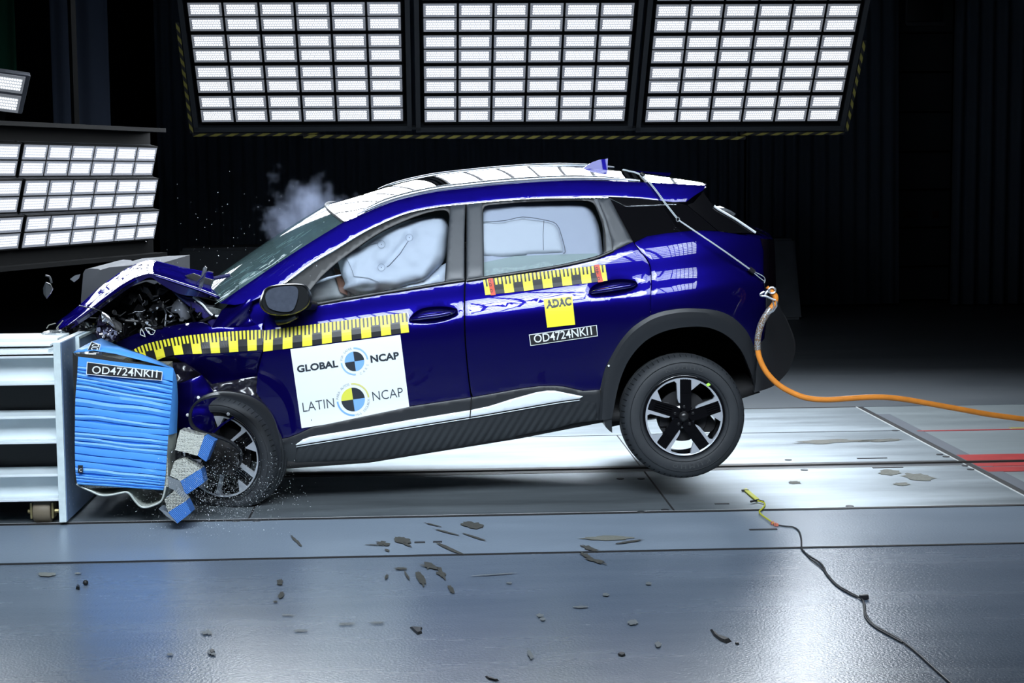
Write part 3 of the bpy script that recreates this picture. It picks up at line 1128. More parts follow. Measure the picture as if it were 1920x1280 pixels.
# pieces of the honeycomb bumper torn off and in the air beside the front wheel
def chunk(label, grey, bluep, extra, Y, dep=.15):
    cx = sum(p[0] for p in grey) / len(grey); cy = sum(p[1] for p in grey) / len(grey)
    t = thing('honeycomb_piece', P(cx, cy, Y), label, 'honeycomb piece', 'torn off bumper pieces of the barrier')

    def solid(name, poly, m, jag, seed, sx=.0):
        rr = random.Random(seed)
        pl = densify(poly, 5)
        pl = [(x + rr.uniform(-jag, jag), y + rr.uniform(-jag, jag)) for x, y in pl]
        f0 = [P(x, y, Y) for x, y in pl]; f1 = [p + Vector((.0, dep, -.01)) for p in f0]
        b = MB(); n = len(pl)
        tri = geometry.tessellate_polygon([[Vector((x, y, 0)) for x, y in pl]])
        b.add(f0, [list(q) for q in tri]); b.add(f1, [list(q)[::-1] for q in tri])
        b.add(f0 + f1, [(i, (i + 1) % n, n + (i + 1) % n, n + i) for i in range(n)])
        return b.build(name, m, t, False)
    solid('core', grey, comb, .7, 2)
    solid('front_sheet', bluep, blue_r, .2, 5)
    if extra: solid('side_sheet', extra, mat('dull_alu', (.22, .25, .28), .5, .5), .2, 8)
    return t


blue_r = bpy.data.materials.new('ribbed_blue'); blue_r.use_nodes = True
_n = blue_r.node_tree; _bb = _n.nodes['Principled BSDF']; _bb.inputs['Roughness'].default_value = .5
_tc = _n.nodes.new('ShaderNodeTexCoord'); _wv = _n.nodes.new('ShaderNodeTexWave'); _wv.inputs['Scale'].default_value = 60; _wv.inputs['Distortion'].default_value = 1.5
_wv.bands_direction = 'DIAGONAL'
_cr = _n.nodes.new('ShaderNodeValToRGB'); _cr.color_ramp.elements[0].color = (.03, .12, .42, 1); _cr.color_ramp.elements[1].color = (.06, .22, .62, 1); _cr.color_ramp.elements[1].position = .6
_n.links.new(_tc.outputs['Object'], _wv.inputs['Vector']); _n.links.new(_wv.outputs['Fac'], _cr.inputs[0]); _n.links.new(_cr.outputs[0], _bb.inputs['Base Color'])
_bp = _n.nodes.new('ShaderNodeBump'); _bp.inputs['Distance'].default_value = .003; _n.links.new(_wv.outputs['Fac'], _bp.inputs['Height']); _n.links.new(_bp.outputs[0], _bb.inputs['Normal'])
z2 = lambda pts: zoom(pts, 0, 700, 3.4286)
chunk('uppermost of the three torn grey and blue honeycomb pieces, beside the wheel rim', z2([(1155, 362), (1315, 402), (1270, 527), (1125, 490)]), z2([(1315, 402), (1378, 437), (1325, 567), (1270, 527)]), None, YN + .02)
chunk('middle one of the three torn grey and blue honeycomb pieces', z2([(1118, 565), (1180, 545), (1292, 612), (1160, 690), (1092, 655)]), z2([(1160, 690), (1292, 612), (1312, 700), (1195, 782)]), z2([(1080, 662), (1158, 690), (1195, 782), (1085, 735)]), YN - .01)
chunk('lowest of the three torn grey and blue honeycomb pieces, just over the floor', z2([(1055, 810), (1120, 752), (1195, 820), (1080, 890)]), z2([(1080, 890), (1195, 820), (1228, 895), (1140, 963)]), z2([(1020, 868), (1078, 892), (1140, 963), (1068, 915)]), YN - .20)


# ---------------------------------------------------------------- the car
PIT = math.radians(7.5)
CP, SP = math.cos(PIT), math.sin(PIT)
PROFILE = [(-.30, .20), (-.12, .15), (-.03, .10), (.05, .070), (.16, .055), (.22, .050), (.26, .046), (.38, .026), (.52, .008), (.62, .0), (.665, .003), (.70, .016),
           (.74, .032), (.78, .042), (.84, .052), (.90, .070), (.96, .100), (1.10, .172), (1.26, .256), (1.36, .312), (1.45, .365)]


def st(px, py):
    dx, dy = px - 1275, py - 776
    return (dx * CP - dy * SP) / 348, -(dx * SP + dy * CP) / 348


def BY(px, py):
    s, t = st(px, py)
    d = interp(t, PROFILE)
    if s > .05: d += .085 * ((s - .05) / .42) ** 2
    if px > 1430: d += .20 * ((px - 1430) / 24) ** 1.6
    # the rear haunch swells over the wheel
    d -= .030 * math.exp(-((s - .02) / .38) ** 2 - ((t - .50) / .22) ** 2)
    if s < -1.5: d += .05 * ((-1.5 - s) / .7) ** 2
    return d


ROLL = math.tan(math.radians(3.2))
WID = 1.80


def MIR(p):
    y = WID - p.y
    return Vector((p.x, y, p.z + (y - p.y) * ROLL))


paint = bpy.data.materials.new('blue_paint'); paint.use_nodes = True
_n = paint.node_tree
_n.nodes.remove(_n.nodes['Principled BSDF'])
_df = _n.nodes.new('ShaderNodeBsdfDiffuse'); _df.inputs['Color'].default_value = (.003, .0015, .042, 1)
_fk = _n.nodes.new('ShaderNodeBsdfGlossy'); _fk.inputs['Color'].default_value = (.005, .003, .155, 1); _fk.inputs['Roughness'].default_value = .44
_cl = _n.nodes.new('ShaderNodeBsdfGlossy'); _cl.inputs['Color'].default_value = (1, 1, 1, 1); _cl.inputs['Roughness'].default_value = .015
_fr = _n.nodes.new('ShaderNodeFresnel'); _fr.inputs['IOR'].default_value = 1.42
_ad = _n.nodes.new('ShaderNodeMixShader'); _ad.inputs[0].default_value = .5
_mx = _n.nodes.new('ShaderNodeMixShader')
_n.links.new(_df.outputs[0], _ad.inputs[1]); _n.links.new(_fk.outputs[0], _ad.inputs[2])
_n.links.new(_fr.outputs[0], _mx.inputs[0]); _n.links.new(_ad.outputs[0], _mx.inputs[1]); _n.links.new(_cl.outputs[0], _mx.inputs[2])
_n.links.new(_mx.outputs[0], _n.nodes['Material Output'].inputs[0])
MATS['blue_paint'] = paint
gloss_black = mat('gloss_black', (.004, .004, .005), .12, coat=1.0)
clad = mat('black_cladding', (.017, .019, .022), .46, spec=.45, bump=.05, bump_scale=500)
trim_black = mat('trim_black', (.007, .008, .009), .40, spec=.35)
pillar_m = mat('pillar_black', (.020, .026, .034), .42, noise_scale=3, noise_amt=.2)
silver = mat('silver_trim', (.84, .89, .92), .35, .15)
rail_m = mat('rail_satin', (.42, .46, .50), .32, .9)
chrome = mat('chrome', (.85, .88, .90), .12, 1.0)
rubber = mat('rubber', (.022, .025, .029), .62, spec=.4, noise_scale=12, noise_amt=.25, bump=.06, bump_scale=300)
dark_in = mat('dark_interior', (.012, .013, .015), .8)
bag_m = mat('airbag_fabric', (.47, .51, .60), .85, spec=.15, bump=.05, bump_scale=900)
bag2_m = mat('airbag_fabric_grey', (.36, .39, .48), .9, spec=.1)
seat_m = mat('seat_fabric', (.30, .33, .36), .9)
glass_side = glass_mat('side_glass', (.93, .96, .97), .05, (.02, .03, .03), .02)
glass_front = glass_mat('windscreen_glass', (.55, .68, .68), .42, (.14, .23, .24), .04)
glass_dark = mat('privacy_glass', (.004, .004, .005), .05, spec=.35)

car = thing('car', (P(900, 850, .9).x, .9, 0.0), 'dark blue compact SUV with crushed bonnet and inflated airbags hitting the barrier', 'car')
R3 = lambda pts: zoom(pts, 380, 280, 3.4286)
R5 = lambda pts: zoom(pts, 880, 280, 3.0)
R6 = lambda pts: zoom(pts, 1000, 560, 3.4286)
R4 = lambda pts: zoom(pts, 480, 560, 3.4286)
R1 = lambda pts: zoom(pts, 0, 440, 3.4286)
R2 = lambda pts: zoom(pts, 0, 700, 3.4286)
Z1 = lambda pts: zoom(pts, 100, 470, 5.3333)
Z2 = lambda pts: zoom(pts, 300, 470, 5.3333)
Z3 = lambda pts: zoom(pts, 320, 680, 4.2667)

# ---- traced lines
roof_edge = [(644, 416.5), (672, 405), (701, 392), (730, 380.5), (759, 371.5), (817.5, 359.5), (876, 352.5), (940, 346), (1013, 340.5), (1080, 338.5), (1180, 340.5), (1247, 343.5), (1300, 346.5), (1323, 347)]
chrome_line = [(534, 529), (584, 491.5), (631, 464), (666, 442), (701, 423.5), (759, 399), (817.5, 386.5), (873, 380.6), (980, 371.7), (1060, 369.3), (1140, 369)]
ws_edge = [(644, 416.5), (590, 449), (520, 494), (455, 538), (412, 568)]
# ---- side frame: A pillar and cant rail, one long blue strip
band = curve(ws_edge[::-1], 4)[:-1] + curve(roof_edge, 5) + [(1319, 356), (1303, 366), (1287, 378), (1262, 378.5), (1235, 376), (1200, 371.5), (1140, 368.5)] + curve(chrome_line[::-1], 4)[1:] + [(505, 550), (470, 566), (440, 572)]
side_frame = panel('side_frame', band, paint, BY, car, 9, .05, edge=.0015)
# chrome strip along the windows
b = MB()
cl = curve(chrome_line, 5)
cl = cl[:]
for wdt, nm in ((.0, 0),):
    pts = [P(x, y + 1.5, BY(x, y) - .004) for x, y in cl]
    b.tube(pts, [max(.0022, .0085 - .0065 * max(0, (i - 14) / 14)) for i in range(len(pts))], 8)
b.build('window_trim', chrome, car)
# black window frames
ow = curve(chrome_line, 4)
fr_front = [(534, 532)] + [(x, y + 2.5) for x, y in curve(chrome_line[1:8], 4)] + [(870, 461), (871, 526), (836, 531.5), (790, 539), (700, 553), (640, 563), (584, 573), (560, 572), (545, 560)]
gl_front = curve([(600, 521.0), (631, 493), (672, 463), (701, 443), (730, 427), (774, 408), (805, 398), (828, 394), (839, 397), (842.5, 406)], 3) + [(838, 470), (834, 527)] + curve([(833, 528), (790, 535), (740, 543.5), (700, 550), (640, 560), (592, 567.5)], 2) + [(574, 553)]
panel('window_frame', fr_front, trim_black, BY, car, 8, .03, [gl_front], .003, .001)
panel('pillar_cover', [(845, 386.5), (871.5, 383.5), (870.5, 461), (870.5, 525), (835.5, 530), (840, 445)], pillar_m, BY, car, 8, .02, (), .003, -.003)
fr_rear = [(874.5, 383), (905, 379), (980, 374), (1060, 371.8), (1113, 371.3), (1146, 371.6), (1160, 402), (1187, 453), (1168, 462), (1150, 471), (1130, 480), (1107, 488), (1047, 501), (975, 512.5), (905, 523), (874, 527.5)]
gl_rear = [(906, 392), (909, 387), (918, 384.5)] + curve([(980, 379), (1060, 376.2), (1098, 376.5), (1112, 381), (1119, 392), (1126, 410), (1131, 428), (1133, 470)], 3) + curve([(1132, 475), (1107, 483.5), (1047, 497), (975, 508), (907.5, 518.5)], 2)
panel('window_frame', fr_rear, trim_black, BY, car, 8, .03, [gl_rear], .003, .001)
panel('pillar_cover', [(876, 383), (903.5, 380), (905.5, 440), (906, 521), (875, 526)], pillar_m, BY, car, 8, .02, (), .003, -.003)
panel('pillar_cover', [(1120, 373), (1143, 372), (1158, 402), (1184, 452), (1150, 469), (1147.5, 450), (1136, 410)], pillar_m, BY, car, 8, .02, (), .003, -.004)
panel('pillar_cover', [(1113, 373), (1120, 373), (1135, 410), (1146, 450), (1148, 471), (1137, 474), (1136, 440), (1131, 412)], mat('pillar_strip', (.07, .08, .09), .45), BY, car, 8, .02, (), .002, -.002)
# side glass, slightly inside the frames
gf = panel('front_window', gl_front, glass_side, BY, car, 14, 0, (), 0, .012, inset=0)
gr = panel('rear_window', gl_rear, glass_side, BY, car, 14, 0, (), 0, .012, inset=0)
# quarter glass
qg = R5([(795, 283), (828, 300), (880, 323), (1000, 318), (1130, 312), (1222, 313), (1310, 385), (1395, 458), (1310, 455), (1240, 457), (1120, 470), (1000, 491), (925, 522), (880, 440)])
panel('quarter_window', qg, glass_dark, BY, car, 9, .02, (), .0, .002, inset=0)
panel('quarter_trim', R5([(783, 268), (900, 275), (1060, 285), (1160, 299), (1215, 311), (1130, 309), (1000, 314), (880, 318), (832, 297), (797, 280)]), gloss_black, BY, car, 8, .02, (), .0, 0, inset=0)
b = MB(); b.tube([P(x, y, BY(x, y) - .003) for x, y in densify(R5([(790, 275), (832, 297), (880, 320), (1000, 316), (1130, 310), (1180, 310)]), 5, False)], .0028, 6)
b.build('quarter_bead', chrome, car)
# black mouldings along the foot of the windows
for pl in ([(566, 574), (584, 572.5), (640, 562.5), (700, 552.5), (790, 538.5), (836, 531), (870.5, 526)], [(874.5, 526.8), (905, 522), (975, 511.8), (1047, 500.3), (1107, 487.3), (1130, 479.5), (1150, 470.5)]):
    b = MB(); b.tube([P(x, y - .8, BY(x, y) - .003) for x, y in curve(pl, 4)], .0085, 8); b.build('window_moulding', trim_black, car)
# ---- doors
hf = curve(R4([(983, 140), (1008, 100), (1060, 66), (1130, 52), (1210, 50), (1282, 62), (1297, 82), (1288, 110), (1220, 142), (1120, 160), (1020, 158)]), 4, True)
hr = curve(R5([(672, 800), (700, 765), (760, 742), (840, 730), (915, 735), (945, 752), (940, 775), (900, 800), (830, 818), (740, 828), (690, 826)]), 4, True)
seam_x = [(872, 527), (871, 561), (871.5, 618), (874, 660), (879, 710), (883.5, 743)]
door_f = [(496, 588), (520, 575), (560, 572.5), (584, 573.5), (640, 563.5), (700, 553.5), (790, 539.5), (836, 532), (870.6, 527)] + [(x - 1.3, y) for x, y in curve(seam_x[1:], 3)] + [(885, 744), (769, 761), (660, 784), (585, 800), (560, 812), (541, 819.6), (525, 822), (520, 802), (510, 780), (497, 760), (480, 735), (483, 700), (490, 672), (494.5, 655), (495, 620)]
fd = panel('front_door', door_f, paint, BY, car, 9, .03, [hf], .0015)
door_r = [(874, 527.8), (905, 523.2), (975, 513), (1047, 501.5), (1107, 488.3), (1130, 480.5), (1168, 462.3), (1187, 453.6)] + curve([(1190, 458), (1203, 475), (1213, 488), (1219.5, 505), (1220.5, 540), (1219.5, 592)], 3) \
    + curve(R6([(748, 112), (640, 181), (560, 271), (500, 371), (460, 451), (440, 531), (428, 584)]), 2) + [(1093, 732), (1058, 724), (1040, 722.5), (1012, 723), (976, 727.7), (930, 736), (887, 743.7)] + [(x + 1.3, y) for x, y in curve(seam_x[::-1], 3)][1:-1]
rd = panel('rear_door', door_r, paint, BY, car, 9, .03, [hr], .0015)


def handle(door, rec, grip, name='door_handle'):
    cx = sum(p[0] for p in rec) / len(rec); cy = sum(p[1] for p in rec) / len(rec)
    def bowl(x, y):
        e = min(1.0, edge_dist(x, y, rec) / 11.0)
        return BY(x, y) + .004 + .030 * math.sin(e * math.pi / 2)
    r = panel('handle_recess', rec, paint, bowl, door, 4, .0, (), 0, 0, inset=1.2)
    b = MB()
    g = curve(grip, 5)
    pts = [P(x, y, BY(x, y) - .012 + (.020 * (abs(i / (len(g) - 1) - .5) * 2) ** 3)) for i, (x, y) in enumerate(g)]
    n = len(pts)
    b.tube(pts, [.0135 * (1 - .55 * (abs(i / (n - 1) - .5) * 2) ** 4) for i in range(n)], 10)
    return b.build(name, paint, door)


handle(fd, hf, R4([(992, 132), (1050, 122), (1120, 112), (1180, 104), (1240, 92), (1280, 82)]))
handle(rd, hr, R5([(684, 804), (740, 794), (800, 784), (860, 774), (910, 766), (935, 760)]))
b = MB()
for x, y in R4([(1258, 92)]): b.lathe([(0, -.004), (.006, -.003), (.007, 0)], 10, 0, Matrix.Translation(P(x, y, BY(x, y) - .016)))
b.build('lock_cylinder', chrome, fd)
# ---- rear quarter
arch_out = R6([(430, 583), (440, 531), (460, 451), (500, 371), (560, 271), (640, 181), (750, 110), (840, 80), (940, 64), (1040, 62), (1180, 75), (1280, 118), (1362, 195), (1405, 270), (1425, 330)])
arch_in = R6([(505, 770), (520, 690), (535, 610), (565, 500), (622, 380), (722, 270), (850, 206), (1000, 180), (1130, 186), (1250, 240), (1335, 330), (1385, 440), (1412, 520), (1424, 600)])
qp = [(1189.5, 454.5), (1213, 443), (1250, 437), (1293, 432.8), (1316, 432.2), (1345, 433.5), (1374, 437.5), (1400, 442), (1425, 446.5), (1431, 470), (1431, 500), (1433, 535), (1436.5, 560), (1436.5, 604), (1433, 634), (1428, 640), (1420, 641)] \
    + arch_out[:6:-1] + [(1220.5, 591)] + curve([(1219.5, 592), (1221.5, 540), (1221, 505), (1214.5, 487), (1204, 474), (1191, 457)], 3)[1:]
panel('quarter_panel', qp, paint, BY, car, 9, .03, (), .0015)
# arch cladding
ai, ao = curve(arch_in, 3), curve(arch_out, 3)


def ring_panel(name, inner, outer, m, depth, parent, rows=5, bev=.012, deep=.05):
    n = 60
    R_ = []
    for k in range(n + 1):
        t = k / n
        def at(pl):
            f = t * (len(pl) - 1); i = min(int(f), len(pl) - 2); f -= i
            return pl[i][0] + (pl[i + 1][0] - pl[i][0]) * f, pl[i][1] + (pl[i + 1][1] - pl[i][1]) * f
        a, c = at(outer), at(inner)
        row = []
        for j in range(rows + 1):
            u = j / rows
            x, y = a[0] + (c[0] - a[0]) * u, a[1] + (c[1] - a[1]) * u
            row.append((x, y, depth(x, y) - bev * math.sin(min(1, u * 5) * math.pi / 2) + (.006 if u > .72 else 0)))
        x, y = c
        pts = [P(a[0], a[1], depth(*a) + .012)] + [P(*q) for q in row] + [P(x, y, depth(x, y)) + Vector((0, deep, 0))]
        R_.append(pts)
    b = MB(); b.loft(R_)
    return b.build(name, m, parent, True, 30)


ring_panel('arch_cladding', ai, [(1124, 788)] + ao[2:] + [(1424, 640), (1420, 700), (1416, 735)], clad, BY, car)
# black inner wheel housing
b = MB()
b.loft([[P(x, y, BY(x, y) + d) for x, y in [(1147, 800)] + ai] for d in (.03, .15, .62)])
p = [P(x, y, .62) for x, y in [(1147, 800)] + ai]
b.add(p, [tuple(range(len(p)))])
b.build('wheel_housing', mat('housing_black', (.006, .006, .007), .9), car)
b = MB(); s = [(1131, 785), (1147, 786), (1148, 811), (1143, 808), (1136, 801)]
fv = [P(x, y, BY(x, y)) for x, y in s]; b.add(fv + [q + Vector((0, .16, 0)) for q in fv], [(0, 1, 2, 3, 4), (9, 8, 7, 6, 5)] + [(i, 5 + i, 5 + (i + 1) % 5, (i + 1) % 5) for i in range(5)])
b.build('mud_flap', clad, car, False)
# ---- sill cladding with silver trim
sill = [(541, 820.5), (560, 813), (585, 801), (660, 785), (769, 762), (885, 745), (930, 737), (976, 728.7), (1012, 724), (1040, 723.5), (1058, 725), (1093, 733), (1125, 731), (1128, 760), (1127, 787)] \
    + [(1124, 787.5), (1076, 793), (1040, 803.5), (968, 817), (964, 821), (947, 822.5), (860, 837), (772, 852), (690, 863), (670, 862), (643, 860), (597, 866), (527, 875), (527, 850), (524.5, 823.5)]
clad_sill = bpy.data.materials.new('ribbed_cladding'); clad_sill.use_nodes = True
_n = clad_sill.node_tree; _bb = _n.nodes['Principled BSDF']; _bb.inputs['Base Color'].default_value = (.017, .019, .022, 1); _bb.inputs['Roughness'].default_value = .48
_tc = _n.nodes.new('ShaderNodeTexCoord'); _mp = _n.nodes.new('ShaderNodeMapping'); _mp.inputs['Rotation'].default_value = (0, math.radians(-30), 0)
_wv = _n.nodes.new('ShaderNodeTexWave'); _wv.inputs['Scale'].default_value = 8.5; _wv.bands_direction = 'X'
_n.links.new(_tc.outputs['Object'], _mp.inputs[0]); _n.links.new(_mp.outputs[0], _wv.inputs['Vector'])
_sep = _n.nodes.new('ShaderNodeSeparateXYZ'); _n.links.new(_tc.outputs['Object'], _sep.inputs[0])
_bp = _n.nodes.new('ShaderNodeBump'); _bp.inputs['Distance'].default_value = .012; _bp.inputs['Strength'].default_value = .22
_n.links.new(_wv.outputs['Fac'], _bp.inputs['Height']); _n.links.new(_bp.outputs[0], _bb.inputs['Normal'])
trim_up = R4([(255, 937), (300, 905), (350, 887), (700, 830), (1000, 777), (1380, 716)]) + [(917, 761.5), (960, 748), (1005, 735.5), (1026, 732.3), (1040, 732.3), (1093, 743)]
trim_lo = R4([(259, 941), (300, 934), (350, 926), (700, 869), (1000, 818), (1380, 757)]) + [(917, 775), (960, 767.5), (1005, 759.5), (1040, 753.5), (1060, 750.5), (1087, 747)]


def sill_depth(x, y):
    # below the silver strip the sill tucks under
    tl = interp(x, trim_lo)
    return BY(x, y) - .010 + (.0 if y < tl else min(.07, (y - tl) * .0011))


split = [p for p in trim_lo]
up = [q for q in sill if q[1] < interp(q[0], trim_lo) or q[0] > 1124 and q[1] < 765]
panel('sill_cladding', sill, clad, sill_depth, car, 8, .05, (), .004)
lo = [(556, 838.5)] + [(x, y + 2.5) for x, y in trim_lo[2:]] + [(1100, 752), (1118, 755), (1120, 783)] + sill[15:24] + [(597, 864), (552, 868)]
panel('sill_ribs', lo, clad_sill, lambda x, y: sill_depth(x, y) - .004, car, 7, .0, (), .003, 0)
tr = panel('sill_trim', trim_up + trim_lo[::-1], silver, lambda x, y: BY(x, y) - .022, car, 7, .02, (), .005)
b = MB(); b.tube([P(x, y + 3.2, BY(x, y) - .013) for x, y in curve(trim_lo, 3)], .0026, 6); b.build('sill_bead', mat('bead_grey', (.35, .38, .40), .4, .4), car)
# door gap through the cladding
b = MB(); b.tube([P(x, y, BY(x, y) - .0235) for x, y in ((884, 744), (882.6, 768), (881, 784))], .0028, 6); b.build('panel_gap', mat('gap_black', (.002, .002, .003), .9), car)
# ---- rear: bumper, tail, hatch, spoiler
def bump_d(x, y):
    d = .055 + .06 * max(0, (735 - y) / 170)
    return d + .55 * max(0, (x - 1416) / 73) ** 2.4


bp_out = [(1454, 548), (1460, 570), (1470, 590), (1478, 607), (1487, 636), (1489.5, 655), (1488, 671), (1481, 690), (1472, 703), (1455, 720), (1440, 728), (1414, 736)]
bump = [(1437.5, 560), (1445, 552)] + curve(bp_out, 3) + [(1417, 715), (1419, 680), (1421, 660), (1420, 642), (1428, 641), (1433.5, 635), (1437.5, 604)]
panel('rear_bumper', bump, clad, bump_d, car, 6, 0, (), 0, 0, inset=0)
b = MB()
rows = []
for x, y in curve(bp_out, 3):
    a = P(x, y, bump_d(x, y)); c = MIR(a)
    rows.append([a + (c - a) * (k / 12) + Vector((.05 * math.sin(math.pi * k / 12), 0, 0)) for k in range(13)])
b.loft(rows); b.build('bumper_back', clad, car)
tail_out = [(1449, 448.5), (1452, 460), (1453.5, 490), (1454.5, 513), (1455, 535), (1454, 548)]
panel('tail_lamp', [(1426, 447), (1438, 448.5)] + tail_out + [(1445, 551), (1438.5, 559), (1434, 535), (1432, 500), (1432, 470)], mat('smoked_lens', (.006, .004, .008), .06, coat=1.0, spec=.6), BY, car, 5, 0, (), 0, .0, inset=0)
hatch_out = [(1317, 359), (1328, 372), (1341, 388), (1380, 412), (1417, 436), (1434, 443), (1448, 448)]


def cross_loft(edge, bow, Yf, name, m, parent, n=14, crown=0.0):
    b = MB()
    rows = []
    for i, (x, y) in enumerate(edge):
        a = P(x, y, Yf(x, y)); c = MIR(a)
        bo = bow(i / (len(edge) - 1)) if callable(bow) else bow
        rows.append([a + (c - a) * (k / n) + Vector((bo * (1 - (2 * k / n - 1) ** 2), 0, crown * (1 - abs(2 * k / n - 1) ** 2.4))) for k in range(n + 1)])
    b.loft(rows)
    return b.build(name, m, parent)


cross_loft(curve(hatch_out[:5], 3), .03, BY, 'rear_screen', glass_dark, car)
cross_loft(curve(hatch_out[4:], 3), .04, BY, 'tailgate', paint, car)
cross_loft(curve([(1448, 448)] + tail_out[1:], 3), .06, BY, 'tailgate_lower', paint, car)
panel('rear_pillar', R5([(1225, 312), (1260, 300), (1298, 258), (1316, 236), (1350, 290), (1382, 322), (1610, 468), (1480, 470), (1400, 458), (1310, 382)]), gloss_black, BY, car, 8, .02, (), .0, .003, inset=0)
b = MB(); b.tube([P(x, y, BY(x, y) - .006) for x, y in ((1339, 386), (1347, 392), (1380, 411), (1417, 436))], .007, 6); b.build('screen_edge', silver, car)
panel('tail_shelf', [(1374, 437.5), (1417, 436), (1434, 441), (1450, 448.5), (1425, 447)], paint, lambda x, y: BY(x, y) + .03 * (447 - y) / 10, car, 6, .0, (), 0, -.003, inset=0)
cy = P(1348, 390, .7)
b = MB(); q = [P(x, y, .75) for x, y in ((1345, 389), (1356, 388.5), (1364, 392), (1373.5, 398), (1370, 403))]
b.loft([[p + Vector((0, d, d * .06)) for p in q] for d in (-.1, 0, .1)]); o = b.build('rear_wiper', mat('wiper_grey', (.10, .11, .12), .4), car, True, 60)
s_ = o.modifiers.new('sheet', 'SOLIDIFY'); s_.thickness = .02
# ---- roof
re = curve(roof_edge, 6)


def roof_rows(edge, lift=0.0):
    rows = []
    n = 20
    L = len(edge)
    for i, (x, y) in enumerate(edge):
        a = P(x, y, BY(x, y) + .006) + Vector((0, 0, lift)); c = MIR(a)
        f = i / (L - 1)
        bow = -.13 * max(0, 1 - f * 3.2) ** 1.5 + .07 * max(0, (f - .72) / .28) ** 2
        cr = .052 - .045 * max(0, (f - .6) / .4)
        row = []
        for k in range(n + 1):
            u = 2 * k / n - 1
            e = 1 - abs(u) ** 2.4
            drop = .040 * max(0, (f - .70) / .30) * (k / n)
            row.append(a + (c - a) * (k / n) + Vector((bow * (1 - u * u), 0, cr * e - drop)))
        rows.append(row)
    return rows


b = MB(); rows = roof_rows(re); b.loft(rows)
b.build('roof', paint, car, True, 180)
# spoiler under side and lip
b = MB()
tip = rows[-1]
b.loft([tip, [p + Vector((.004, 0, -.012)) for p in tip], [p + Vector((-.02, 0, -.024)) for p in tip], [p + Vector((-.18, 0, -.03)) for p in tip]])
b.build('spoiler', paint, car)
# header seam
hp = rows[0]
b = MB(); b.tube([p + Vector((-.002, 0, .003)) for p in hp], .006, 6); b.build('screen_seal', rubber, car)
# roof rails
rail_px = [(668, 402), (690, 391.5), (720, 378.5), (759, 366.5), (817.5, 354), (876, 347), (940, 340.5), (1013, 335.5), (1080, 333.5), (1150, 335), (1200, 338.5)]
b0 = [P(x, y, BY(x, y) + .015) for x, y in curve(rail_px, 4)]
for pts in (b0, [MIR(p) + Vector((0, .0, .012)) for p in b0]):
    b = MB(); n = len(pts)
    rr_ = [.016 * min(1, .25 + 4 * min(i, n - 1 - i) / n) for i in range(n)]
    b.tube(pts, rr_, 10)
    b.build('roof_rail', rail_m, car)
# shark fin aerial
b = MB()
fin = R5([(628, 118), (650, 98), (690, 72), (730, 58), (779, 51), (777, 80), (776, 122), (776, 134), (700, 132), (640, 125)])
Yf = .93
f2 = [P(x, y, Yf) for x, y in fin]
cen = sum(f2, Vector()) / len(f2)
l1 = [p + Vector((0, -.022 * (1 if i in (0, 6, 7, 8, 9) else .35), 0)) for i, p in enumerate(f2)]
l2 = [Vector((p.x, 2 * Yf - p.y, p.z)) for p in l1]
b.add(l1, [tuple(range(len(l1)))]); b.add(l2, [tuple(range(len(l2)))[::-1]])
n = len(l1); b.add(l1 + l2, [(i, (i + 1) % n, n + (i + 1) % n, n + i) for i in range(n)])
b.build('roof_aerial', paint, car, True, 30)
# ---- windscreen
wse = curve(ws_edge, 4)
cross_loft(wse, lambda t: -.13 + .01 * t, lambda x, y: BY(x, y) + .010, 'windscreen', glass_front, car, 20, .050)
# ---- far side of the body, mirrored, closed
far = [(496, 588), (520, 560), (560, 545), (873, 527), (1187, 453), (1345, 433), (1426, 447), (1452, 455), (1455, 548), (1436, 604), (1420, 735), (1400, 640), (1344, 582), (1240, 585), (1160, 640), (1125, 787), (970, 817), (690, 863), (527, 872), (522, 822), (480, 735)]
p2, f2_, _l = region(far, 16, (), 0)
v = [MIR(P(x, y, BY(x, y))) for x, y in p2]
obj('far_side', v, f2_, paint, car)
farw = [(540, 540), (700, 424), (817, 387), (980, 372), (1140, 370), (1180, 378), (1287, 380), (1345, 433), (1187, 453), (873, 527), (584, 570)]
p2, f2_, _l = region(farw, 16, (), 0)
obj('far_window', [MIR(P(x, y, BY(x, y))) for x, y in p2], f2_, glass_dark, car)
p2, f2_, _l = region(band, 16, (), 0)
obj('far_side_frame', [MIR(P(x, y, BY(x, y))) for x, y in p2], f2_, paint, car)
# ---- floor pan
b = MB()
rows = []
for x, y in ((1420, 730), (1300, 770), (1124, 786), (970, 816), (690, 861), (527, 873), (420, 840), (330, 800)):
    a = P(x, y, .14) + Vector((0, 0, .03)); c = MIR(a); rows.append([a + (c - a) * k / 4 for k in range(5)])
b.loft(rows); o = b.build('floor_pan', mat('underbody', (.010, .010, .011), .8), car, True, 60)
s_ = o.modifiers.new('sheet', 'SOLIDIFY'); s_.thickness = .05; s_.offset = -1
b = MB()
p = P(1285, 760, .9); b.tube([Vector((p.x, .12, p.z)), Vector((p.x, 1.72, p.z + .09))], .045, 10)
b.build('axle', mat('underbody'), car)


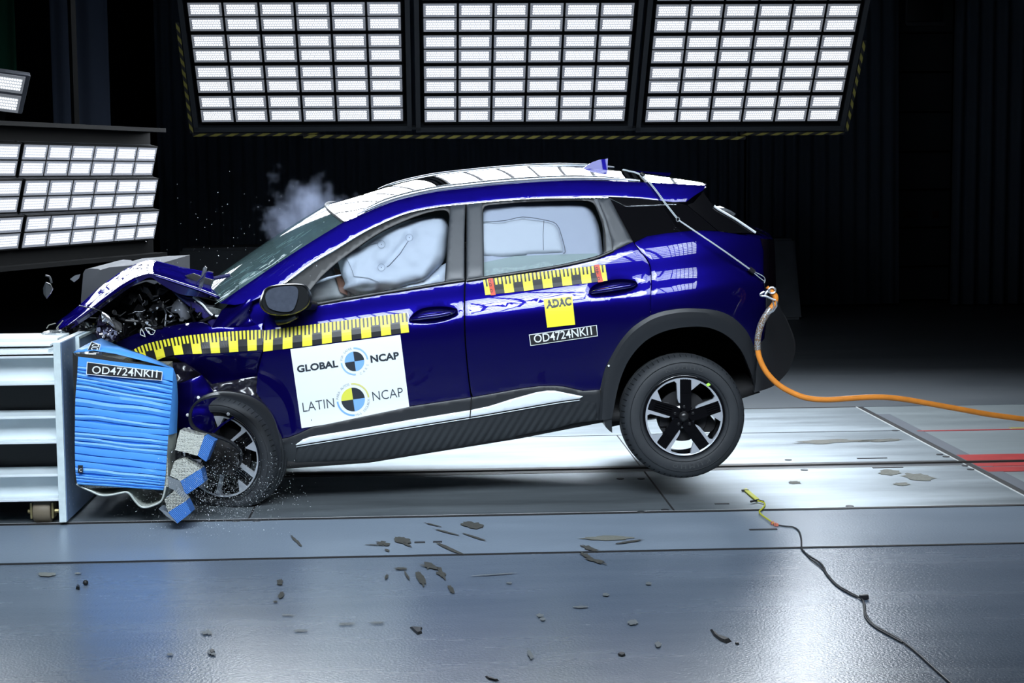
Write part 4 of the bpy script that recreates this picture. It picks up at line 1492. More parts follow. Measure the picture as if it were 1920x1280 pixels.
# ---------------------------------------------------------------- wheels
def make_wheel(spoke0=90.0, letters=True):
    hub = MB()
    # barrel and outer lip
    hub.lathe([(.214, .004), (.222, .002), (.2275, .004), (.229, .012), (.222, .02), (.208, .03), (.200, .06), (.198, .16), (.212, .19), (.222, .20)], 72, 0)
    hub.lathe([(.2055, .006), (.2145, .0035), (.2145, .012), (.2055, .014)], 72, 1)
    hub.lathe([(0, .018), (.052, .018), (.066, .026), (.070, .05), (.05, .06)], 40, 0)
    wheel = hub.build('wheel', [gloss_black, silver_mach], None)
    prof = [(.224, .03), (.2285, .002), (.236, -.006), (.262, -.013), (.290, -.012), (.313, -.003), (.328, .010), (.337, .026), (.342, .044), (.345, .060),
            (.345, .066), (.338, .068), (.338, .076), (.345, .078), (.345, .104), (.338, .106), (.338, .114), (.345, .116), (.345, .142), (.338, .144), (.338, .152), (.345, .154), (.343, .172), (.334, .195), (.312, .214), (.27, .222), (.224, .19)]
    rows = []
    nb = 66
    for k in range(nb):
        for u, cut in ((0.0, 1), (.07, 1), (.14, 0), (.93, 0)):
            a = 2 * math.pi * (k + u) / nb
            rows.append([Vector(((r - (.0075 if cut and r > .331 and (y < .058 or y > .16) else 0)) * math.cos(a), y, (r - (.0075 if cut and r > .331 and (y < .058 or y > .16) else 0)) * math.sin(a))) for r, y in prof])
    rows.append(rows[0])
    t = MB(); t.loft(rows)
    for r in (.300, .246):
        t.lathe([(r - .002, -.0125), (r, -.0145), (r + .002, -.0120)], 72)
    tyre = t.build('tyre', rubber, wheel, True, 35)
    if letters:
        b = MB()
        for a0 in (90 - 24, 270 - 24 + 8):
            n = 5
            for i, ch in enumerate('KUMHO'):
                a = math.radians((a0 + 48) - 48 * (i + .5) / n)
                pp, ff, asp = text2d(ch, .02)
                v = []
                for x, y in pp:
                    w_, h_ = .030, .024
                    r = .262 + y * h_
                    q = (x - .5) * w_
                    v.append(Vector((r * math.cos(a) + q * math.sin(a), -.0152 + .0, r * math.sin(a) - q * math.cos(a))))
                b.add(v, [list(reversed(f)) for f in ff])
        b.build('tyre_lettering', mat('rubber_letter', (.034, .037, .040), .55), tyre, False)
    Rr = .2185
    for k in range(5):
        M0 = Matrix.Rotation(-math.radians(spoke0 - 90 + 72 * k), 4, 'Y')
        b = MB()
        # recessed black bar with ribs
        b.prism([(x * Rr, z * Rr) for x, z in ((-.10, .985), (.045, 1.0), (.19, .98), (.19, .28), (.16, .10), (-.08, .10), (-.105, .30))], .012, .034, 0, M0)
        for j in range(5):
            x = -.075 + j * .056
            lo, hi = (.34, .80) if k % 2 else (.60, .985)
            b.box((x * Rr - .0028, .0055, lo * Rr), (x * Rr + .0028, .0125, hi * Rr), 0, M0)
        # machined strips
        b.prism([(x * Rr, z * Rr) for x, z in ((-.10, .985), (-.10, .34), (-.135, .36), (-.165, .45), (-.185, .84), (-.24, .90), (-.52, .81), (-.55, .82), (-.42, .90), (-.26, .955))], .0045, .030, 1, M0)
        b.prism([(x * Rr, z * Rr) for x, z in ((.19, .98), (.19, .66), (.46, .875), (.33, .935))], .0045, .030, 1, M0)
        b.build('spoke', [gloss_black, silver_mach], wheel, False)
    for k in range(5):
        a = math.radians(90 + 72 * k)
        b = MB()
        M0 = Matrix.Translation((.052 * math.cos(a), .008, .052 * math.sin(a)))
        b.lathe([(0, -.004), (.007, -.004), (.0095, .0), (.0095, .016)], 6, 0, M0)
        b.build('lug_nut', mat('dark_chrome', (.12, .12, .13), .2, .9), wheel)
    b = MB(); b.lathe([(0, -.004), (.012, -.003), (.022, .002), (.028, .012), (.029, .02)], 32); b.build('hub_cap', mat('cap_black', (.012, .012, .013), .3), wheel)
    b = MB(); b.lathe([(.03, .075), (.14, .075), (.142, .08), (.142, .095), (.03, .095)], 48); b.box((-.13, .06, -.06), (-.07, .13, .08), 0, None, .01)
    b.build('brake_disc', mat('brake_iron', (.022, .022, .024), .5, .5), wheel)
    return wheel


silver_mach = mat('machined_silver', (.52, .55, .60), .32, .45)
wh = make_wheel(90)
cw = world_of(car)


def place(o, M):
    o.parent = car
    o.matrix_parent_inverse = cw.inverted()
    o.matrix_basis = M


def dup_wheel(src):
    c = src.copy(); COL.objects.link(c)
    for ch in src.children:
        d = ch.copy(); COL.objects.link(d); d.parent = c
        for g in ch.children:
            if g.name.startswith('tyre_lettering'):
                pass
    return c


rc = P(1283, 781, .035)
place(wh, Matrix.Translation(rc) @ Matrix.Rotation(math.radians(-3.2), 4, 'X'))
mk = MB(); mk.box((-.010, -.003, -.008), (.010, .004, .008), 0, Matrix.Translation((.135, .004, .175)) @ Matrix.Rotation(math.radians(-25), 4, 'Y'))
mk.build('balance_mark', mat('lime', (.45, .85, .10), .5), wh, False).matrix_parent_inverse = Matrix.Identity(4)
w2 = dup_wheel(wh)
place(w2, Matrix.Translation(MIR(rc)) @ Matrix.Rotation(math.pi, 4, 'Z') @ Matrix.Rotation(.6, 4, 'Y'))
w3 = make_wheel(90, False)
fc = P(413, 856, .09)
place(w3, Matrix.Translation(fc) @ Matrix.Rotation(math.radians(-21), 4, 'Z') @ Matrix.Rotation(math.radians(4), 4, 'X') @ Matrix.Rotation(math.radians(-18), 4, 'Y') @ Matrix.Diagonal((1.06, 1, 1.06, 1)))
for ch in w3.children:
    if ch.name.startswith('tyre'):
        me = ch.data
        Mw = Matrix.Translation(fc) @ Matrix.Rotation(math.radians(-21), 4, 'Z') @ Matrix.Rotation(math.radians(4), 4, 'X') @ Matrix.Rotation(math.radians(-18), 4, 'Y') @ Matrix.Diagonal((1.06, 1, 1.06, 1))
        Mi = Mw.inverted()
        for q in me.vertices:                              # half deflated, and flattened where it stands on the floor
            r = math.hypot(q.co.x, q.co.z)
            k_ = (.2285 + (r - .2285) * .66) / r if r > .2285 else 1
            q.co.x *= k_; q.co.z *= k_
            p = Mw @ q.co
            if p.z < .006: p.z = .006
            q.co = Mi @ p
w4 = dup_wheel(w3)
place(w4, Matrix.Translation(Vector((fc.x + .02, WID - .06, .36))) @ Matrix.Rotation(math.pi - .2, 4, 'Z'))


# ---------------------------------------------------------------- crushed front
def fend_d(x, y):
    d = BY(x, y) + .006
    if x < 330: d += .17 * ((330 - x) / 100) ** 1.6
    d += .016 * math.sin(x * .045 + y * .03) * max(0, min(1, (470 - x) / 60))
    low = interp(x, [(216, 690), (300, 668), (330, 668), (420, 661), (494, 655)])
    if y > low: d += .055 * min(1.3, (y - low) / 40)
    hi = interp(x, [(216, 640), (290, 622), (380, 612), (494, 606)])
    if y < hi: d += .0035 * (hi - y)
    return d


fend = R1([(1690, 565), (1600, 588), (1480, 596), (1400, 592), (1370, 597), (1330, 572), (1290, 560), (1230, 563), (1170, 572), (1080, 590), (1000, 602), (920, 622), (860, 642), (800, 668), (745, 692), (760, 712), (800, 735), (845, 745), (900, 790), (1000, 808), (1060, 786), (1115, 778),
            (1160, 812), (1215, 838), (1262, 885), (1330, 925), (1385, 1000), (1480, 1010), (1600, 1040), (1640, 965), (1672, 820), (1690, 740)])
fe = panel('fender', fend, paint, fend_d, car, 8, .02, (), .003)


def tip_d(x, y):
    return BY(x, y) + .035 - .018 * math.exp(-((x - 462) / 18) ** 2) + .02 * math.sin((x + y) * .09)


panel('fender_tip', Z2([(520, 765), (560, 690), (622, 592), (720, 500), (820, 445), (900, 405), (915, 440), (925, 520), (912, 580), (890, 612), (900, 680), (960, 740), (1030, 790), (900, 785), (740, 770), (600, 790)]), paint, tip_d, car, 6, .015, (), .002)
panel('cowl_side', [(458, 540), (505, 546), (500, 590), (497, 620), (494, 665), (480, 640), (466, 610)], paint, lambda x, y: BY(x, y) + .05, car, 8, .02)
# bonnet folded like a tent
NP = [(112, 620, .34), (160, 587, .26), (200, 558, .22), (235, 533, .20), (262, 519, .20), (281, 513.5, .20), (300, 518, .20), (337, 530, .19), (379, 544, .18), (412.5, 557.5, .17)]
FP = [(104, 607, 1.45), (150, 571, 1.45), (180, 543, 1.40), (206, 524, 1.36), (231, 507, 1.32), (254, 495, 1.30), (278, 487.5, 1.34), (300, 490.6, 1.45), (337, 500, 1.52), (399, 511.5, 1.55)]
npw = [P(*q) for q in curve(NP, 3)]; fpw = [P(*q) for q in curve(FP, 3)]
rows = []
for i, (a, c) in enumerate(zip(npw, fpw)):
    f = i / (len(npw) - 1)
    row = []
    for k in range(21):
        u = k / 20
        p = a + (c - a) * u
        buckle = .020 * math.sin(u * 9 + f * 7) * max(0, math.sin(math.pi * f * 2)) + noise.noise(Vector((f * 5, u * 4, 2.0))) * (.028 if f < .45 else .006)
        if f < .5: buckle += .012 * math.sin(u * 3.1 + 4 * f) + .012 * noise.noise(Vector((f * 14, u * 11, 7.0)))
        sag = -.05 * math.sin(math.pi * u) * (1 - f) * 0
        e = min(1, 6 * u, 6 * (1 - u))
        row.append(p + Vector((0, 0, buckle * e + sag)))
    rows.append(row)
b = MB(); b.loft(rows)
o = b.build('bonnet', paint, car, True, 24); s_ = o.modifiers.new('sheet', 'SOLIDIFY'); s_.thickness = .012; s_.offset = 1
NL_ = [(116, 627), (165, 596), (206, 566), (240, 541), (264, 527), (283, 520), (303, 533), (337, 551), (374, 556), (412, 558)]
lowr = curve(NL_, 3)
b = MB()
b.loft([npw, [P(x, y, .20 + .10 * (i < 12) * (1 - i / 12)) for i, (x, y) in enumerate(lowr)], [P(x, y, .26) + Vector((0, .05, .015)) for i, (x, y) in enumerate(lowr)]])
b.build('bonnet_edge', mat('paint_dark_edge', (.008, .006, .05), .25, coat=1.0), car, True, 30)
b = MB(); b.loft([[p + Vector((0, 0, -.035)) for p in r[1:]] for r in rows]); b.build('bonnet_lining', mat('underbody'), car)
# dark engine bay: plain box added to block back light, then a black backdrop
eb = MB(); pa, pb_ = P(225, 700, .9), P(440, 700, .9)
eb.box((pa.x, .42, .17), (pb_.x, 1.60, .78), 0, None, .06); eb.build('bay_light_blocker', mat('bay_black', (.006, .006, .007), .7), car)
eb = MB()
bk = R1([(380, 640), (520, 520), (700, 380), (940, 300), (1180, 380), (1400, 430), (1640, 420), (1680, 900), (1400, 1280), (1100, 1280), (1000, 1200), (700, 700)])
p2, f2_, _l = region(bk, 12, (), 0)
eb.add([P(x, y, .62 + .12 * noise.noise(Vector((x * .03, y * .03, 0)))) for x, y in p2], f2_)
eb.build('engine_bay', mat('bay_black', (.006, .006, .007), .7), car)
rr = random.Random(21)


def shards(name, n, poly, y0, y1, s0, s1, m, seed):
    rr = random.Random(seed)
    b = MB()
    xs = [p[0] for p in poly]; ys = [p[1] for p in poly]
    k = 0
    while k < n:
        x, y = rr.uniform(min(xs), max(xs)), rr.uniform(min(ys), max(ys))
        if not inside(x, y, poly): continue
        k += 1
        c = P(x, y, rr.uniform(y0, y1))
        M0 = Matrix.Translation(c) @ Matrix.Rotation(rr.uniform(0, 6), 4, (rr.uniform(-1, 1), rr.uniform(-1, 1), rr.uniform(-1, 1) + .01))
        a = rr.uniform(s0, s1)
        if rr.random() < .8:
            q = [Vector((a * rr.uniform(.4, 1) * math.cos(t), rr.uniform(-.1, .1) * a, a * rr.uniform(.3, 1) * math.sin(t))) for t in (0, 1.2, 2.4, 3.6, 4.9)]
            q2 = [p + Vector((0, .004, 0)) for p in q]
            b.add([M0 @ p for p in q + q2], [(0, 1, 2, 3, 4), (9, 8, 7, 6, 5)] + [(i, 5 + i, 5 + (i + 1) % 5, (i + 1) % 5) for i in range(5)])
        else:
            L_ = a * rr.uniform(1, 2.2)
            b.tube([M0 @ Vector((t * L_, .3 * a * math.sin(t * 3), 0)) for t in (-1, -.5, 0, .5, 1)], a * rr.uniform(.10, .22), 6)
    return tag(b.build(name, m, car, False), kind='stuff')


bay = R1([(600, 580), (720, 480), (820, 380), (940, 310), (1060, 340), (1180, 420), (1300, 480), (1380, 540), (1280, 560), (1000, 600), (860, 640), (760, 690), (640, 650)])
shards('engine_parts', 110, bay, .25, .5, .02, .06, mat('bay_plastic', (.005, .005, .006), .45, spec=.3), 3)
shards('engine_metal', 22, R1([(840, 480), (960, 400), (1080, 420), (1200, 480), (1300, 560), (1000, 600), (860, 600)]), .22, .42, .012, .035, mat('bay_metal', (.08, .085, .095), .4, .6), 5)
shards('bright_splinters', 26, R1([(640, 500), (740, 540), (1050, 440), (1300, 470), (1290, 560), (900, 640), (760, 660), (660, 640)]), .15, .34, .004, .014, mat('splinter', (.75, .78, .80), .15, .6), 9)
# strut tower, bonnet hinge strip, wiper arm, cowl
panel('strut_tower', Z2([(105, 560), (180, 475), (245, 520), (300, 600), (330, 650), (270, 690), (210, 680), (180, 625), (110, 615)]), mat('strut_grey', (.22, .23, .26), .35, .6), lambda x, y: .36 - .06 * math.cos((x - 340) / 14), car, 5, .03)
panel('inner_rail', Z2([(120, 400), (200, 440), (330, 470), (430, 560), (540, 650), (588, 655), (560, 700), (520, 760), (420, 660), (300, 560), (180, 470)]), mat('paint_rail', (.020, .016, .10), .3, coat=1.0), lambda x, y: .27, car, 6, .03)
b = MB()
b.tube([P(x, y, .25) for x, y in Z2(curve([(330, 462), (380, 500), (430, 540), (480, 600), (530, 645), (585, 652)], 4))], .006, 6)
b.build('rail_bead', silver, car)
panel('cowl_grille', Z2([(335, 462), (370, 455), (410, 490), (470, 535), (550, 552), (520, 562), (440, 560), (390, 520)]), mat('cowl_grey', (.50, .53, .56), .4), lambda x, y: .30, car, 5, .02)
panel('cowl_mesh', Z2([(440, 562), (520, 560), (612, 590), (590, 645), (540, 650), (490, 610)]), mat('mesh_dark', (.10, .11, .11), .5, noise_scale=160, noise_amt=.95), lambda x, y: .27, car, 5, .01)
panel('wiper_blade', Z2([(388, 362), (400, 290), (432, 170), (450, 153), (467, 172), (440, 290), (420, 372)]), mat('blade_grey', (.10, .11, .125), .35, .3), .42, car, 6, .02)
b = MB(); b.tube([P(x, y, .4) for x, y in Z2(curve([(350, 345), (375, 310), (430, 260), (470, 210), (530, 220)], 4))], .004, 6)
b.build('wiper_arm', mat('wiper_blue', (.02, .02, .09), .3), car)
b = MB(); b.tube([P(x, y, .5) for x, y in Z2([(540, 275), (610, 262), (700, 243)])], .012, 6); b.build('wiper_arm', mat('wiper_blue'), car)
panel('scuttle', Z2([(250, 250), (330, 225), (420, 260), (520, 290), (640, 300), (720, 260), (560, 420), (600, 480), (420, 430), (340, 320)]), dark_in, .75, car, 7, .03)
# lower front: black plastic of the bumper, blue inner wing
panel('bumper_remains', Z3([(0, 60), (20, 0), (110, 0), (190, 50), (330, 170), (450, 150), (560, 130), (720, 100), (700, 330), (640, 280), (560, 250), (440, 232), (345, 232), (250, 105), (60, 170), (30, 240)]), mat('crumpled_plastic', (.007, .006, .012), .30, coat=.6), lambda x, y: .10 + .03 * noise.noise(Vector((x * .05, y * .06, 3))), car, 7, .02)
panel('inner_wing', Z3([(58, 168), (250, 98), (345, 230), (520, 420), (420, 500), (320, 560), (270, 600), (150, 552), (60, 520)]), paint, lambda x, y: .05 + .05 * ((x - 365) / 40) ** 2 + .02 * noise.noise(Vector((x * .04, y * .04, 1))), car, 7, .02)
panel('inner_wing_edge', Z3([(325, 560), (400, 490), (515, 418), (520, 428), (410, 505), (335, 575)]), paint, .03, car, 5, .02)
b = MB()
for x, y in Z3([(460, 410), (145, 528), (630, 272), (222, 278), (135, 418), (355, 230)]):
    b.lathe([(0, -.008), (.007, -.006), (.0095, 0)], 12, 0, Matrix.Translation(P(x, y, .01)))
b.build('clip', mat('white_clip', (.75, .76, .78), .5), car)
# headlamp scraps
panel('headlamp_scrap', Z1([(478, 612), (505, 615), (560, 660), (600, 720), (620, 770), (590, 760), (560, 730), (520, 710), (490, 715)]), mat('mirror_chip', (.85, .86, .9), .1, .9), .16, car, 5, .01)
panel('headlamp_body', Z1([(460, 640), (480, 700), (520, 720), (560, 740), (610, 790), (625, 860), (610, 900), (560, 930), (500, 930), (440, 880), (420, 820), (440, 720)]), mat('lamp_black', (.012, .010, .022), .12, coat=1.0), lambda x, y: .18 + .05 * noise.noise(Vector((x * .09, y * .09, 8))), car, 5, .03, angle=20)
shards('lamp_splinters', 26, Z1([(440, 760), (620, 760), (640, 900), (560, 960), (440, 880)]), .08, .16, .004, .02, mat('lamp_clear', (.30, .32, .45), .1, .3, coat=1.0), 12)
b = MB()
q = Z1([(508, 935), (545, 938), (600, 985), (650, 1020), (692, 1052), (640, 1030), (580, 990)])
b.loft([[P(x, y, -.10) for x, y in q[:4]], [P(x, y, -.09) for x, y in (q[0], q[6], q[5], q[3])]]); b.build('chrome_strip', mat('mirror_chip'), car)
b = MB()
for q in ([(870, 800), (885, 785), (910, 830), (920, 860), (870, 838), (870, 800)], [(918, 770), (960, 772), (1020, 800), (1000, 835), (975, 838), (950, 820), (918, 770)], [(950, 800), (965, 830)]):
    b.tube([P(x, y, .10) for x, y in Z1(q)], .0025, 5)
b.build('chalk_mark', mat('white_line', (.6, .62, .64), .6), car)
b = MB(); b.tube([P(x, y, .17) for x, y in Z1(curve([(255, 548), (340, 566), (420, 580), (480, 605), (560, 650)], 4))], .0035, 6); b.build('trim_strip', gloss_black, car)
# front edge: broken grille pieces hanging over the barrier
panel('grille_scrap', Z1([(80, 780), (150, 740), (300, 700), (420, 720), (400, 770), (260, 800), (130, 850), (60, 850)]), gloss_black, lambda x, y: .3 + .05 * noise.noise(Vector((x * .1, y * .1, 0))), car, 6, .03, angle=20)
clear = glass_mat('clear_plastic', (.8, .83, .85), .30, (.25, .28, .30), .08)
b = MB()
q = zoom([(95, 440), (200, 330), (330, 290), (450, 290), (530, 285)], 60, 590, 9.84); r = zoom([(150, 480), (260, 410), (380, 380), (450, 330), (640, 330)], 60, 590, 9.84)
b.loft([[P(x, y, .22) for x, y in q], [P((x + u) / 2, (y + v) / 2 - 1, .17) for (x, y), (u, v) in zip(q, r)], [P(x, y, .2) for x, y in r]])
o = b.build('lamp_lens', clear, car); s_ = o.modifiers.new('sheet', 'SOLIDIFY'); s_.thickness = .004
b = MB()
for q in (zoom([(270, 250), (310, 190), (430, 155), (440, 165)], 60, 590, 9.84), zoom([(450, 250), (570, 105)], 60, 590, 9.84)):
    b.tube([P(x, y, .3) for x, y in q], .003, 5)
b.build('torn_wire', mat('wire_grey', (.22, .23, .2), .5), car)
# torn wheel arch strip curled in front of the wheel
path = R2([(1800, 560), (1795, 480), (1785, 400), (1755, 300), (1700, 215), (1620, 158), (1510, 128), (1400, 124), (1310, 152), (1245, 205), (1219, 268), (1228, 325), (1268, 366), (1340, 396), (1420, 418), (1490, 450), (1540, 500), (1550, 550), (1530, 600), (1480, 628), (1410, 632), (1350, 630)])
pc_ = curve(path, 4)
b = MB()
rows = []
n = len(pc_)
for i, (x, y) in enumerate(pc_):
    f = i / (n - 1)
    Y = -.15 - .04 * math.sin(math.pi * min(1, f * 1.25)) + (.06 * max(0, f - .75) * 4)
    wd = .030 + .022 * max(0, 1 - abs(f - .30) * 3)
    a = Vector(pc_[min(i + 1, n - 1)]) - Vector(pc_[max(i - 1, 0)]); a.normalize()
    nx, ny = -a.y, a.x
    if f < .45: k0, k1 = -2.0 - 17.0 * max(0, 1 - abs(f - .20) * 4.5), 2.0
    else: k0, k1 = -2.4, 2.4
    rows.append([P(x + nx * k0, y + ny * k0, Y), P(x + nx * (k0 + k1) / 2, y + ny * (k0 + k1) / 2, Y - .006), P(x + nx * k1, y + ny * k1, Y), P(x + nx * k1, y + ny * k1, Y) + Vector((0, wd, 0)), P(x + nx * k0, y + ny * k0, Y) + Vector((0, wd, 0))])
b.loft(rows, close=True)
b.build('arch_strip', mat('strip_black', (.010, .011, .013), .35), car, True, 40)
panel('wheel_shade_sheet', Z3([(330, 560), (400, 600), (470, 640), (540, 700), (545, 780), (500, 850), (500, 905), (430, 890), (350, 905), (330, 965), (300, 900), (230, 860), (250, 760), (300, 700)]), mat('housing_black'), lambda x, y: .0 + .04 * noise.noise(Vector((x * .06, y * .06, 5))), car, 6, .02)  # black sheet standing in for the darkness over the wheel's left part
shards('hub_splinters', 22, Z3([(330, 640), (540, 640), (545, 800), (430, 860), (340, 840)]), -.06, -.02, .004, .014, mat('bay_metal'), 31)
# ---------------------------------------------------------------- door mirror
mo = curve([(487, 573), (489, 556), (497, 541), (514, 534), (540, 531.5), (566, 532), (577, 538), (584, 552), (583, 566), (572, 579), (552, 589), (527, 592), (502, 588)], 4, True)
mcx, mcy = 534, 561
b = MB(); rows = []
for s, Y in ((.80, .06), (.93, .02), (1.0, -.04), (1.0, -.09), (.985, -.115), (.93, -.125), (.88, -.118)):
    rows.append([P(mcx + (x - mcx) * s, mcy + (y - mcy) * s, Y) for x, y in mo])
b.loft(rows, close=True); b.add(rows[0], [tuple(range(len(mo)))]); b.add(rows[-1], [tuple(range(len(mo)))[::-1]])
mirror = b.build('door_mirror', mat('mirror_shell', (.010, .011, .012), .3, coat=.5), car, True, 50)
panel('mirror_glass', curve([(498, 552), (507, 542), (527, 537), (548, 536), (557, 540), (559, 552), (554, 572), (546, 583), (526, 584), (506, 578), (499, 566)], 3, True), mat('mirror_face', (.075, .088, .12), .28, .3, noise_scale=50, noise_amt=.3), -.131, mirror, 6, 0, (), 0, 0, inset=0)
b = MB(); b.tube([P(556, 590, -.02), P(540, 597, .0), P(522, 600, .04)], [.02, .026, .03], 10); b.tube([P(575, 570, -.03), P(586, 572, .05)], .03, 10); b.build('mirror_foot', mat('mirror_shell'), mirror)
# ---------------------------------------------------------------- airbags and cabin
def infl(e, w):
    u = max(0, 1 - e / w)
    return math.sqrt(max(0, 1 - u * u))


def bag(name, poly, m, inn, dep, width, wr=.012, seed=1, step=6, dents=()):
    def D(x, y):
        nz = noise.noise(Vector((x * .018, y * .022, seed))) + .4 * noise.noise(Vector((x * .05, y * .06, seed + 5)))
        dn = sum(a * math.exp(-(((x - u) * math.cos(t) + (y - v) * math.sin(t)) / r1) ** 2 - ((-(x - u) * math.sin(t) + (y - v) * math.cos(t)) / r2) ** 2) for u, v, r1, r2, t, a in dents)
        return BY(x, y) + inn + dep * (1 - infl(edge_dist(x, y, poly), width)) + wr * nz + dn
    return panel(name, poly, m, D, car, step, 0, (), 0, 0, inset=0, angle=180), D


Z6 = lambda pts: zoom(pts, 560, 370, 6.097)
mb_ = curve(R3([(858, 690), (895, 655), (935, 622), (1000, 630), (1060, 590), (1150, 535), (1290, 468), (1400, 440), (1500, 428), (1555, 445), (1580, 500), (1580, 560), (1562, 690), (1530, 750), (1480, 800), (1420, 850), (1330, 870), (1250, 900), (1150, 912), (1090, 925), (990, 932), (945, 915), (905, 893), (915, 860), (890, 800), (875, 740)]), 3, True)
bg, bgD = bag('side_airbag', mb_, bag_m, .045, .13, 26, .022, 2, 5, ((767.5, 444, 11, 15, 0, .035), (715, 458, 12, 9, 0, .03), (715, 501, 14, 12, 0, .04), (742, 474, 30, 6, -.85, .028), (700, 470, 9, 40, .5, .022), (690, 540, 34, 7, -.1, .03), (800, 505, 9, 34, .5, -.02), (660, 500, 6, 26, .2, .02)))
bag('seat_airbag', curve(Z6([(1420, 950), (1540, 860), (1700, 740), (1720, 980), (1560, 1020), (1380, 1060), (1000, 1110), (1020, 1040)]), 2, True), bag_m, .11, .05, 14, .01, 6)
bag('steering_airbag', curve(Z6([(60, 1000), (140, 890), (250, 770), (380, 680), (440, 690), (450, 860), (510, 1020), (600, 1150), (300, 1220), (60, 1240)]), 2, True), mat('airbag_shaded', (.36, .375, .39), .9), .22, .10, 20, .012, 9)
panel('dummy_patch', Z6([(400, 800), (470, 830), (540, 950), (560, 1120), (470, 1080), (430, 930)]), mat('dummy_brown', (.16, .075, .05), .8), lambda x, y: BY(x, y) + .20, car, 6, .02)  # flat brown sheet in place of the dummy between the airbags
seamb = mat('airbag_seam', (.20, .22, .26), .9)
for x, y, r in ((1265, 460, 42), (945, 535, 45), (945, 800, 42)):
    (cx, cy), = Z6([(x, y)])
    p_, f_ = ring2d((cx, cy), r / 6.1 - .6, r / 6.1, 0, 360, 28); flat_obj('airbag_patch', p_, f_, seamb, bgD, car, .010)
    p_, f_ = ring2d((cx, cy), 0.1, .9, 0, 360, 10); flat_obj('airbag_patch', p_, f_, mat('plate_black'), bgD, car, .011)
b = MB(); b.tube([P(x, y, bgD(x, y) - .008) for x, y in densify(Z6([(1250, 500), (1160, 640), (1030, 780), (985, 800)]), 4, False)], .002, 5)
b.tube([P(x, y, bgD(x, y) - .008) for x, y in densify(Z6([(905, 520), (820, 540), (740, 570)]), 4, False)], .0015, 5)
b.tube([P(x, y, bgD(x, y) - .008) for x, y in densify(Z6([(505, 630), (570, 740), (610, 830), (630, 900), (800, 920), (950, 980)]), 4, False)], .0015, 5)
b.build('airbag_stitching', seamb, car)
b = MB(); b.tube([P(x, y, BY(x, y) + .05) for x, y in Z6([(70, 1010), (200, 970), (350, 920), (485, 885)])], [.004, .008, .008, .004], 5); b.build('airbag_tether', bag_m, car)
rbag = curve([(900, 380), (990, 377), (1080, 378), (1104, 386), (1122, 420), (1130, 470), (1126, 500), (1020, 515), (900, 525)], 3, True)
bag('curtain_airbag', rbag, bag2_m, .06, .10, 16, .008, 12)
wb_ = curve(R5([(60, 405), (140, 400), (200, 398), (250, 385), (310, 381), (380, 392), (440, 398), (490, 420), (515, 470), (530, 530), (540, 575), (500, 592), (330, 600), (60, 606)]), 2, True)
_, rD = bag('rear_seat_airbag', wb_, mat('airbag_white', (.46, .495, .57), .9), .028, .055, 14, .006, 14)
b = MB(); b.tube([P(x, y, rD(x, y) - .003) for x, y in densify(R5([(420, 400), (415, 480), (418, 580)]), 5, False)], .0016, 5)
b.tube([P(x, y, BY(x, y) + .025) for x, y in densify(curve(R5([(78, 408), (200, 400), (300, 380), (420, 396), (490, 420), (520, 490), (540, 575), (520, 582)]), 3), 5, False)], .0022, 5); b.build('airbag_stitching', mat('stitch_dark', (.10, .11, .13), .8), car)
panel('rear_seat', R5([(60, 640), (250, 600), (500, 590), (720, 585), (740, 640), (500, 690), (60, 740)]), mat('seat_teal', (.26, .32, .33), .8), lambda x, y: BY(x, y) + .05, car, 8, .05)
# cabin: dashboard, seats, and a dark sheet added so that nothing shines through
b = MB()
a = P(455, 575, .35); b.box((a.x - .15, .25, a.z - .45), (a.x + .42, 1.6, a.z - .04), 0, None, .06); b.build('dashboard', dark_in, car)
for yy in (.35, 1.0):
    b = MB(); a = P(870, 600, yy)
    b.box((a.x - .12, yy, a.z - .35), (a.x + .10, yy + .48, a.z + .42), 0, Matrix.Translation(a) @ Matrix.Rotation(.18, 4, 'Y') @ Matrix.Translation(-a), .07)
    b.box((a.x - .55, yy, a.z - .42), (a.x + .05, yy + .48, a.z - .22), 0, None, .06); b.build('seat', mat('seat_dark', (.03, .032, .036), .9), car)
panel('cabin_backing', [(440, 575), (560, 500), (700, 420), (820, 392), (980, 380), (1140, 378), (1200, 400), (1300, 430), (1380, 450), (1400, 560), (1100, 600), (500, 640)], dark_in, 1.30, car, 30, .0, (), 0, 0, inset=0)
b = MB(); c = P(500, 548, .95)
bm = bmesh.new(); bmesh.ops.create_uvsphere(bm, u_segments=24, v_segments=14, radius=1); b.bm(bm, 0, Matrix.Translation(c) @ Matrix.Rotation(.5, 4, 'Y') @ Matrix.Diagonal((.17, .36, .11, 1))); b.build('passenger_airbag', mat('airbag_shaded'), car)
# cracks over the lower corner of the windscreen
rr = random.Random(33)
b = MB()
for k in range(64):
    x, y = rr.uniform(400, 560), 0
    f = rr.random() ** 1.4
    xe = interp(x, [(409, 409), (455, 455), (560, 560)])
    yb = interp(x, [(400, 575), (412, 566), (455, 536), (520, 492), (590, 447)])
    y = yb - 3 - f * 30
    L_ = rr.uniform(4, 30); sl = -.66 + rr.uniform(-.08, .08)
    Y0 = .14 + f * .6
    wdt = rr.uniform(.0008, .0022)
    b.tube([P(x + L_ * t, y + L_ * t * sl, Y0 + .02 * t - .03) for t in (0, .5, 1)], [wdt * .4, wdt, wdt * .4], 4)
tag(b.build('glass_crack', mat('crack_white', (.72, .80, .80), .4), car), kind='stuff')
# ---------------------------------------------------------------- tapes and signs on the car
yel_s = mat('sticker_yellow', (.80, .72, .045), .45)
blk_s = mat('sticker_black', (.012, .013, .014), .42)
red_s = mat('sticker_red', (.62, .07, .03), .5)


